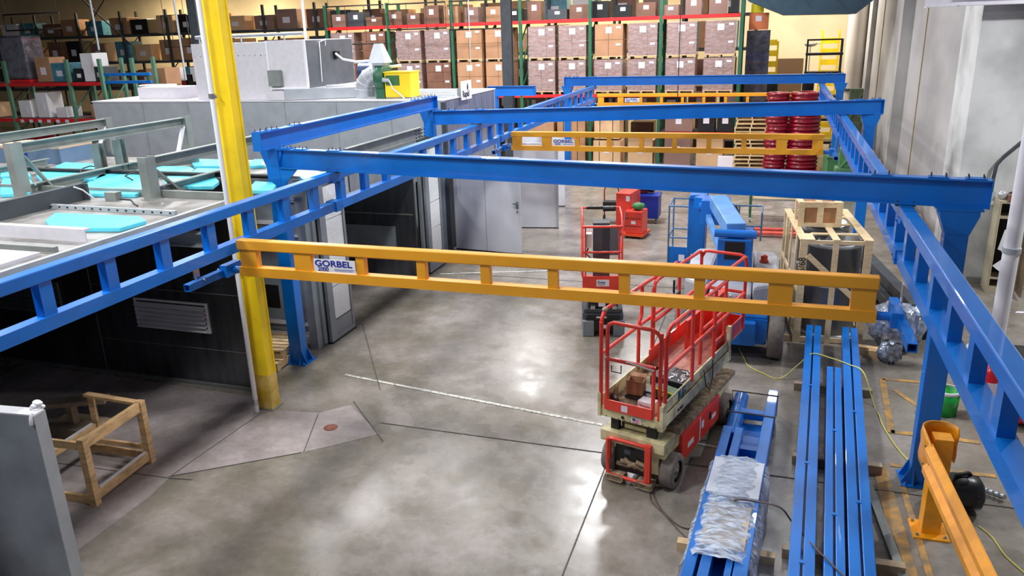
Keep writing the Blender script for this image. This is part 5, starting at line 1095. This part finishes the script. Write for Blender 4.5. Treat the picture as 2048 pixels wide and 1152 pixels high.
for i, x in enumerate(cx):
    o_ = ORD[n - 1 - i]
    place_load(kinds_lo[i], x, 2.80, 'wrapped carton pallet load, lower tier of the back rack, %s from the right' % o_)
    place_load(kinds_hi[i], x + .02, 4.10, 'wrapped carton pallet load, upper tier of the back rack, %s from the right' % o_)
topc = [KRAFTD, KRAFT, KRAFTW, KRAFTW, KRAFTD, BLACKP, DGREY]
for i in range(20):
    x = -18.0 + i * .875 + random.uniform(-.05, .05)
    if x > -1.7: break
    w_ = random.uniform(.55, .8); h = random.uniform(.35, .75); m_ = random.choice(topc)
    nm = {'kraft_cardboard': 'brown', 'dark_cardboard': 'dark brown', 'white_plastic': 'white', 'shrink_wrapped_cardboard': 'wrapped brown', 'pale_cardboard': 'pale', 'black_plastic': 'black', 'dark_grey_paint': 'dark grey'}[m_.name]
    t_ = thing('top_carton', '%s carton on the topmost shelf of the back rack, %s from the left end' % (nm, ORD[i]), 'box', (x, RY + .3, 5.625))
    MB().bb(-w_ / 2, w_ / 2, 0, .6, 0, h).build('carton_body', m_, t_, .006); MB().bb(-.1, .1, -.006, 0, h * .5, h * .8).build('paper_label', PAPER, t_)
# floor level loads
def simple_box(name, lab, x0, x1, z0, z1, m_, y=RY, d=.95, lab_=True, strap=False, flaps=False, cat='box'):
    t_ = thing(name, lab, cat, ((x0 + x1) / 2, y, z0)); w_ = (x1 - x0) / 2; h = z1 - z0
    MB().bb(-w_, w_, 0, d, 0, h).build('carton_body', m_, t_, .008)
    if lab_: MB().bb(-.12, .1, -.008, 0, h * .5, h * .5 + .2).build('paper_label', PAPER, t_)
    if strap:
        for x in (-w_ * .55, w_ * .45): MB().bb(x - .012, x + .012, -.007, -.001, 0, h).build('strap', BLACK, t_)
    if flaps:
        MB().beam((-w_, -.05, h + .08), (w_, -.05, h + .08), .012, .2, up=(0, -.5, 1)).build('flap', m_, t_); MB().beam((-w_, d + .03, h + .08), (w_, d + .03, h + .08), .012, .2, up=(0, .5, 1)).build('flap', m_, t_)
    return t_
simple_box('strapped_carton', 'tall pale strapped carton on the rack floor behind the middle yellow bridge', -6.82, -5.72, 0.02, .98, KRAFTL, strap=True)
simple_box('strapped_carton', 'pale strapped carton stacked on the tall one under the red beam', -6.78, -5.76, 1.06, 1.95, KRAFTL, strap=True, lab_=False)
pallet('wooden_pallet', 'wooden pallet between the two pale strapped cartons', (-6.27, RY + .48, .985 - .06), 0, 1.08, .9).scale = (1, 1, .5)
simple_box('open_carton', 'open pale carton on the rack floor right of the strapped cartons', -5.42, -4.45, .02, 1.0, KRAFTL, flaps=True)
simple_box('wrapped_load', 'grey wrapped load on the rack floor in the middle bay', -4.0, -3.0, .02, 1.2, WRAPB if False else KRAFTW)
simple_box('open_carton', 'open pale carton on the rack floor at the right end bay', -2.78, -1.78, .02, 1.02, KRAFTL, flaps=True)
simple_box('brown_carton', 'large brown carton on the rack floor behind the far blue post', -8.3, -7.15, .02, 1.9, KRAFT, strap=True, lab_=False)
simple_box('brown_carton', 'large brown carton on the rack floor left of the far blue post', -9.6, -8.45, .02, 1.7, KRAFT, lab_=False)
simple_box('wrapped_load', 'small wrapped brown load on the middle shelf of the third bay from the right end', -4.0, -2.95, 1.37, 1.95, KRAFTW)
for i, x in enumerate((-2.75, -2.05)): simple_box('black_bin', 'black bin on the middle shelf at the right end bay, %s one' % ('left', 'right')[i], x, x + .62, 1.37, 2.0, BLACKP)
simple_box('red_lid_tray', 'long dark red tray on the two black bins', -2.75, -1.43, 2.005, 2.2, REDD, lab_=False)
simple_box('dark_carton', 'dark carton on the middle shelf beside the upright', -5.6 + .2, -4.45, 1.37, 1.8, KRAFTD) if False else None
o = MB().bb(-.28, .28, 0, .25, 0, .5).build('white_paper_bale', PAPER); o.location = (-1.65, RY - .4, 0.0); tag(o, 'small white bale on the floor in front of the right rack upright', 'bale')
# pallet stack
PT = pallet('stacked_pallet', 'pale wooden pallet, one of the tall stack in front of the rack', (-.75, 30.3, 0), 0, 1.1, 1.0, group='tall stack of wooden pallets')
PT['label'] = 'pale wooden pallet at the very bottom of the tall pallet stack'
for i in range(1, 16): dup(PT, (-.75 + random.uniform(-.04, .04), 30.3 + random.uniform(-.03, .03), .142 * i), random.uniform(-.05, .05), 'pale wooden pallet, %s from the bottom of the tall stack' % ORD[i], 'tall stack of wooden pallets')
# red reels
def ring(r, h, name, lab, loc, grp):
    o = MB().lathe([(r * .55, 0), (r * .9, 0), (r, h * .15), (r, h * .3), (r * .92, h * .42), (r * .92, h * .58), (r, h * .7), (r, h * .85), (r * .9, h), (r * .55, h), (r * .55, 0)], (0, 0, 0), 28).build(name, REDD)
    o.location = loc; return tag(o, lab, 'drum', grp)
first = ring(.54, .26, 'red_drum', 'glossy dark red ribbed drum at the bottom of the wide drum stack', (1.02, 29.9, .32), 'wide stack of red drums')
for i in range(1, 10):
    c_ = first.copy(); C.objects.link(c_); c_.location = (1.02, 29.9, .32 + .262 * i); c_['label'] = 'glossy dark red ribbed drum, %s from the bottom of the wide drum stack' % ORD[i]
first = ring(.40, .26, 'red_drum', 'glossy dark red ribbed drum at the bottom of the narrow drum stack', (.08, 29.8, .32), 'narrow stack of red drums')
for i in range(1, 10):
    c_ = first.copy(); C.objects.link(c_); c_.location = (.08 + .03 * (i % 3), 29.8, .32 + .262 * i); c_['label'] = 'glossy dark red ribbed drum, %s from the bottom of the narrow drum stack' % ORD[i]
simple_box('red_crate', 'dark red low crate under the wide stack of drums', .4, 1.65, 0, .315, REDD, y=29.3, d=1.2, lab_=False, cat='crate'); simple_box('red_crate', 'dark red low crate under the narrow stack of drums', -.2, .38, 0, .315, REDD, y=29.35, d=.9, lab_=False, cat='crate')
for i, (x, y) in enumerate(((1.95, 28.3), (2.5, 28.5))):
    t_ = thing('green_tub', 'tall green tub on the floor beside the far end of the right runway, %s one' % ('left', 'right')[i], 'tub', (x, y, 0), .1); MB().bb(-.25, .25, -.4, .4, .05, .95).build('tub_body', GREENB, t_, .04); MB().bb(-.27, .27, -.42, .42, .95, 1.0).build('tub_lid', GREENB, t_); MB().bb(-.2, .2, -.35, .35, 0, .05).build('tub_foot', BLACK, t_)
t_ = thing('dark_toolbox', 'dark wheeled tool chest on the floor in front of the red drums', 'tool chest', (1.35, 28.4, 0), 0); MB().bb(-.42, .42, -.25, .25, .1, .42).build('chest_body', DGREY, t_, .02)
for x in (-.3, .3): MB().tube((x, -.27, .07), (x, -.2, .07), .07, 12).build('wheel', BLACK, t_)
MB().path([(-.3, -.26, .36), (-.3, -.32, .36), (.3, -.32, .36), (.3, -.26, .36)], .012, 6).build('handle', CHROME, t_)
o = MB().bb(-.35, .4, -.4, .4, 0, .06).bb(-.3, .2, -.3, .2, .06, .12).build('grey_sheet_pile', LGREY); o.location = (.55, 27.9, 0); tag(o, 'low pile of grey sheets on the floor left of the dark tool chest', 'sheets')
# machines seen between drums and runway
for i, (x, y, h, m_, lb) in enumerate(((2.3, 31.3, 1.6, BLACKP, 'dark machine beyond the wide stack of red drums'), (2.75, 30.2, 1.3, DGREY, 'dark grey machine against the wall beyond the runway end'), (-.2, 35.4, 3.0, DGREY, 'dark forklift mast far behind the pallet stack'), (1.2, 35.5, 2.9, BLACKP, 'dark machine standing before the cream back wall'), (2.2, 26.6, 1.5, GREENB, 'olive green cabinet behind the middle right blue post'), (2.75, 31.9, 2.9, mat('olive_cloth', (70, 82, 58), .7, 0, .3), 'olive covered machine behind the farthest right blue post'))):
    t_ = thing('shop_machine', lb, 'machine', (x, y, 0)); MB().bb(-.3, .3, -.3, .3, 0, h * .6).build('machine_base', m_, t_, .04); MB().bb(-.2, .25, -.25, .1, h * .6, h).tube((-.25, -.2, h * .5), (.2, -.3, h * .95), .05, 8).build('machine_head', m_, t_, .03); MB().bb(-.12, .12, -.31, -.3, h * .3, h * .45).build('panel', RED if i in (0,) else STEEL, t_)
# black wrapped stack and orange box
simple_box('black_stack', 'tall black wrapped stack at the right end of the back rack', -1.2, -.35, 0.02, 5.0, WRAPB, y=32.6, d=.9, lab_=False, cat='stack'); simple_box('orange_box', 'orange box on top of the tall black wrapped stack', -1.15, -.45, 5.02, 5.62, mat('box_orange', (226, 130, 84), .6), y=32.65, d=.7); simple_box('yellow_box', 'small yellow box on top of the orange box', -1.1, -.65, 5.63, 5.95, mat('case_yellow', (230, 220, 40), .5), y=32.7, d=.5, lab_=False)
# far right: ladders, shelves, door, unit heater
struct(MB().bb(-.05, 1.15, 41.93, 42, 0, 3.6).build('door_1', mat('brown_door', (96, 72, 48), .6)))
for i, (x0, x1, y, h, lb) in enumerate(((-.56, -.06, 37.5, 4.5, 'yellow ladder guard on the cream wall behind the black stack'), (1.75, 2.45, 38.5, 4.9, 'yellow rolling ladder behind the black shelf unit'))):
    t_ = thing('yellow_ladder', lb, 'ladder', (x0, y, 0))
    for x in (0, x1 - x0): MB().bb(x - .04, x + .04, -.04, .04, 0, h).build('stile', YEL, t_)
    k = 0
    while .4 + k * .45 < h: MB().bb(.04, x1 - x0 - .04, -.03, .05, .4 + k * .45 - .12, .4 + k * .45 + .12).build('tread', YEL, t_); k += 1
bs = thing('black_shelf_unit', 'tall black shelf unit standing before the yellow rolling ladder', 'shelf', (1.05, 34.0, 0))
for x in (0, 1.25):
    for y in (0, .6): MB().bb(x - .025, x + .025, y - .025, y + .025, 0, 4.6).build('upright', BLACKP, bs)
for z in (.6, 1.5, 2.4, 3.3, 4.0): MB().bb(-.05, 1.3, -.03, .63, z, z + .09).build('shelf', BLACKP, bs)
MB().bb(0, 1.25, 0, .03, 4.55, 4.6).bb(0, 1.25, .57, .6, 4.55, 4.6).build('top_bar', BLACKP, bs)
hv = thing('unit_heater', 'big dark faceted ventilation unit hanging under the ceiling at top right', 'ventilation unit', (0, 30, 5.45))
MB().prismv([(-1.15, .55), (.05, .04), (2.35, 0), (2.9, .45), (2.9, 1.9), (-1.15, 1.9)], (0, 0, 0), (1, 0, 0), (0, 2.2, 0)).build('unit_body', mat('unit_teal', (52, 74, 88), .4, .3, .1), hv)
for x in (-.6, .6, 1.6): MB().beam((x, -.004, .6), (x + .35, -.004, .25), .03, .01).build('crease', DGREY, hv)
for x in (-.9, 2.6): MB().tube((x, 1, 1.9), (x, 1, 3.55), .02, 8).build('hanger_rod', STEEL, hv)
ws = thing('wall_scale', 'round grey dish on a bracket before the cream back wall', 'dish', (1.3, 38.6, 4.2)); MB().lathe([(0, 0), (.22, .05), (.28, .16), (.24, .16), (0, .06)], (0, 0, 0), 24).build('dish', STEEL, ws); MB().tube((.25, 0, .12), (.6, 0, .2), .02, 8).tube((0, 0, 0), (0, 0, -4.2), .02, 8).build('bracket', STEEL, ws)
# left racks
LY = 22.6
lx = [at_y(u, 150, LY).x for u in (-190, 12, 137, 203, 268)]
rack('pallet_rack', 'light green pallet rack with bright red beams at the upper left', lx, LY, 1.0, 4.75, (1.4, 2.72, 3.98), GREENL, RACKRED, skip=((3, 3.98), (3, 2.72)))
rl = MB()
lab_t = thing('beam_placards', 'row of small pale placards hanging on the lower red beam at the left', 'placards', (lx[1] + .3, LY - .06, 2.62))
for k in range(6): MB().bb(k * .42, k * .42 + .16, -.006, 0, -.05, .06).build('placard', PAPER, lab_t)
def cl_box(x, y, z, w_, h, m_, lab, nm='stock_box', d=.7):
    t_ = thing(nm, lab, 'stored item', (x, y, z)); MB().bb(-w_ / 2, w_ / 2, 0, d, 0, h).build('box_body', m_, t_, .02); MB().bb(-w_ * .2, w_ * .15, -.006, 0, h * .3, h * .6).build('label_patch', PAPER, t_); return t_
cm = [(KRAFT, 'brown'), (KRAFTD, 'dark brown'), (BLACKP, 'black'), (DGREY, 'dark grey'), (WHITE, 'white'), (KRAFTL, 'pale tan'), (mat('wrapped_teal', (70, 130, 150), .3, 0, .3, 5, bump=.5), 'teal wrapped'), (REDD, 'dark red'), (MGREY, 'grey')]
k = 0
for lv, z in (('lowest', 1.41), ('middle', 2.73)):
    x = lx[0] + .5; j_ = 0
    while x < lx[4] - .2:
        if min(abs(x - a) for a in lx) > .42:
            m_, nm = random.choice(cm); w_ = random.uniform(.45, .75); h = random.uniform(.3, .95)
            cl_box(x, LY + .1, z, w_, h, m_, '%s box, %s shelf of the left green rack, %s from the left' % (nm, lv, ORD[j_])); j_ += 1
        x += .84
bwx = at_y(28, 110, LY + .1)
t_ = thing('black_wrapped_load', 'big black shrink wrapped load on the top red beam at the upper left', 'pallet load', (bwx.x, LY + .05, 3.99)); b_ = MB().bb(-.62, .55, 0, .85, .1, 1.62).build('wrapped_body', WRAPB, t_, .08); MB().bb(-.6, .55, 0, .85, 0, .1).build('pallet_deck', RACKRED, t_)
top_l = [(80, 3.99, .7, .85, KRAFT, 'brown carton right of the black wrapped load'), (112, 3.99, .75, .65, cm[6][0], 'teal wrapped box at the upper left rack'), (150, 3.99, .5, .45, BLACKP, 'black crate on the top beam of the left rack'), (170, 3.99, .55, .95, WHITE, 'white bundle on the top beam of the left rack'), (190, 3.99, .4, .5, DGREY, 'dark grey case on the top beam of the left rack')]
for u, z, w_, h, m_, lb in top_l: cl_box(at_y(u, 130, LY).x, LY + .1, z, w_, h, m_, lb)
t_ = thing('carton_stack', 'tan carton stack right of the left rack, above the booth roof', 'box stack', (at_y(312, 150, 24.5).x, 24.5, 0)); 
for i in range(7): MB().bb(-.42, .42, 0, .8, .01 + i * .62, .61 + i * .62).build('carton', KRAFT, t_, .01)
bt = thing('blue_trestle', 'blue horizontal rails beside the tan carton stack', 'trestle', (at_y(262, 150, 22.0).x, 22.0, 0))
for z in (3.95, 4.2): MB().bb(-1.1, .8, -.05, .05, z, z + .09).build('rail', BLUED, bt)
for x in (-1.0, .7): MB().bb(x - .04, x + .04, -.04, .04, 0, 4.3).build('upright', GREEN, bt)
# white parts on a further shelf behind the left rack
rack('storage_rack', 'dark storage rack row far behind, in front of the cream wall', [-46, -43, -40, -37, -34, -31, -28, -25, -22, -19, -16, -13, -10, -7, -4, -1], 36.4, 1.2, 6.9, (1.48, 2.9, 4.3, 5.7), DGREY, DGREY)  # right-hand bays added to darken the gaps between the front loads
for lv, z, hm in (('third', 2.91, 1.1), ('middle', 4.31, 1.15), ('top', 5.71, .95)):
    x = -45.3; j_ = 0
    while x < -1.8:
        m_, nm = random.choice(cm[:6] + cm[:2] + [(KRAFTW, 'wrapped brown')] + cm[6:7]); w_ = random.uniform(.95, 1.2); h = random.uniform(.72, 1.0) * hm
        cl_box(x + .1, 36.5, z, w_, h, m_, '%s carton, %s shelf of the far storage rack, %s from the left' % (nm, lv, ORD[j_]), 'far_carton', .9); j_ += 1
        x += 1.36
        if min(abs(x + .1 - a) for a in range(-46, 0, 3)) < .68: x += .35
for lv, z in (('floor', .02), ('low', 1.5)):  # dark cartons added only to darken the gaps under the back rack
    x = -12.2; j_ = 0
    while x < -1.6:
        w_ = random.uniform(1.0, 1.2); h = random.uniform(1.05, 1.3)
        cl_box(x, 36.5, z, w_, h, KRAFTD if j_ % 2 else BLACKP, '%s carton added to darken the gap, %s tier under back rack, %s from left' % ('dark brown' if j_ % 2 else 'black', lv, ORD[j_]), 'far_carton', .9); j_ += 1; x += 1.3
# clutter of parts between the racks
for i in range(16):
    p = at_y(285 + i * 13, 130 + (i % 3) * 10, 27.0); m_, nm = random.choice([(WHITE, 'white'), (RED, 'red'), (BLACKP, 'black'), (GREEN, 'green'), (REDD, 'dark red'), (KRAFT, 'brown')])
    t_ = thing('bin_stand', '%s part bin standing on a post between the racks, %s from the left' % (nm, ORD[i]), 'bin', (p.x, 27.0, 0)); MB().bb(-.19, .19, 0, .3, 3.3 + (i % 3) * .2, 3.75 + (i % 3) * .25).build('bin_box', m_, t_, .02); MB().bb(-.03, .03, .1, .16, 0, 3.3 + (i % 3) * .2).build('stand_post', GREEN, t_)
# hanging wire frames and conduits
def hang_frame(p, w_, h, y, lab, bars):
    t_ = thing('safety_gate', lab, 'wire frame', (p.x, y, p.z)); DK = mat('frame_dark', (44, 40, 40), .5)
    MB().path([(0, 0, 0), (w_, 0, 0), (w_, 0, -h), (0, 0, -h)], .03, 6, True).build('outer_frame', DK, t_)
    for k in range(1, bars): MB().tube((w_ * k / bars, 0, 0), (w_ * k / bars, 0, -h), .012, 6).build('bar', DK, t_)
    for x in (.1, w_ - .1): MB().tube((x, 0, 0), (x, 0, 9 - p.z), .01, 6).build('hanger_wire', DK, t_)
for i, (u, v, u2, vb, y, lab) in enumerate(((652, 14, 766, 90, 30.6, 'dark wire frame hanging above the back booth plenum box'), (773, 9, 890, 60, 30.6, 'dark wire frame hanging in the middle of the back rack'), (898, 3, 1005, 60, 30.6, 'dark wire frame hanging left of the dark grey column'), (6, 30, 118, 62, 26.0, 'dark wire frame hanging at the upper left corner'), (322, 31, 372, 95, 26.0, 'narrow dark wire frame hanging left of the dark column'))):
    p = at_y(u, v, y); q = at_y(u2, v, y); r = at_y(u, vb, y); hang_frame(p, q.x - p.x, p.z - r.z, y, lab, 3)
for i, (u, v, ub, vb, y, m_, lab) in enumerate(((602, 0, 612, 80, 19.0, WHITE, 'thin white conduit dropping onto the plenum box'), (343, 0, 372, 160, 23.4, LGREY, 'pale pipe left of the dark column'), (170, 0, 198, 100, 22.2, LGREY, 'pale pipe dropping to the green rack at upper left'), (935, 0, 942, 130, 29.5, LGREY, 'thin pale cable hanging before the back rack cartons'), (1363, 0, 1355, 205, 29.9, BLACK, 'thin black cable hanging before the right back rack'))):
    p = at_y(u, v, y); q = at_y(ub, vb, y); o = MB().tube((q.x, y, q.z), (q.x, y, 9), .035 if i < 3 else .016, 8).build('hanging_conduit', m_); tag(o, lab, 'conduit')
for i, (u0, v0, u1, v1) in enumerate(((508, 0, 655, 175), (590, 0, 505, 130))):
    pass
a, b = at_y(165, 0, 25.0), at_y(262, 90, 25.0); o = MB().tube(a, b, .025, 6).build('sway_cable', BLACK); tag(o, 'dark diagonal cable crossing the cream wall at the upper left', 'cable')
a, b = at_y(208, 0, 25.1), at_y(172, 60, 25.1); o = MB().tube(a, b, .02, 6).build('sway_cable', BLACK); tag(o, 'dark cable crossing the longer diagonal cable at the upper left', 'cable')
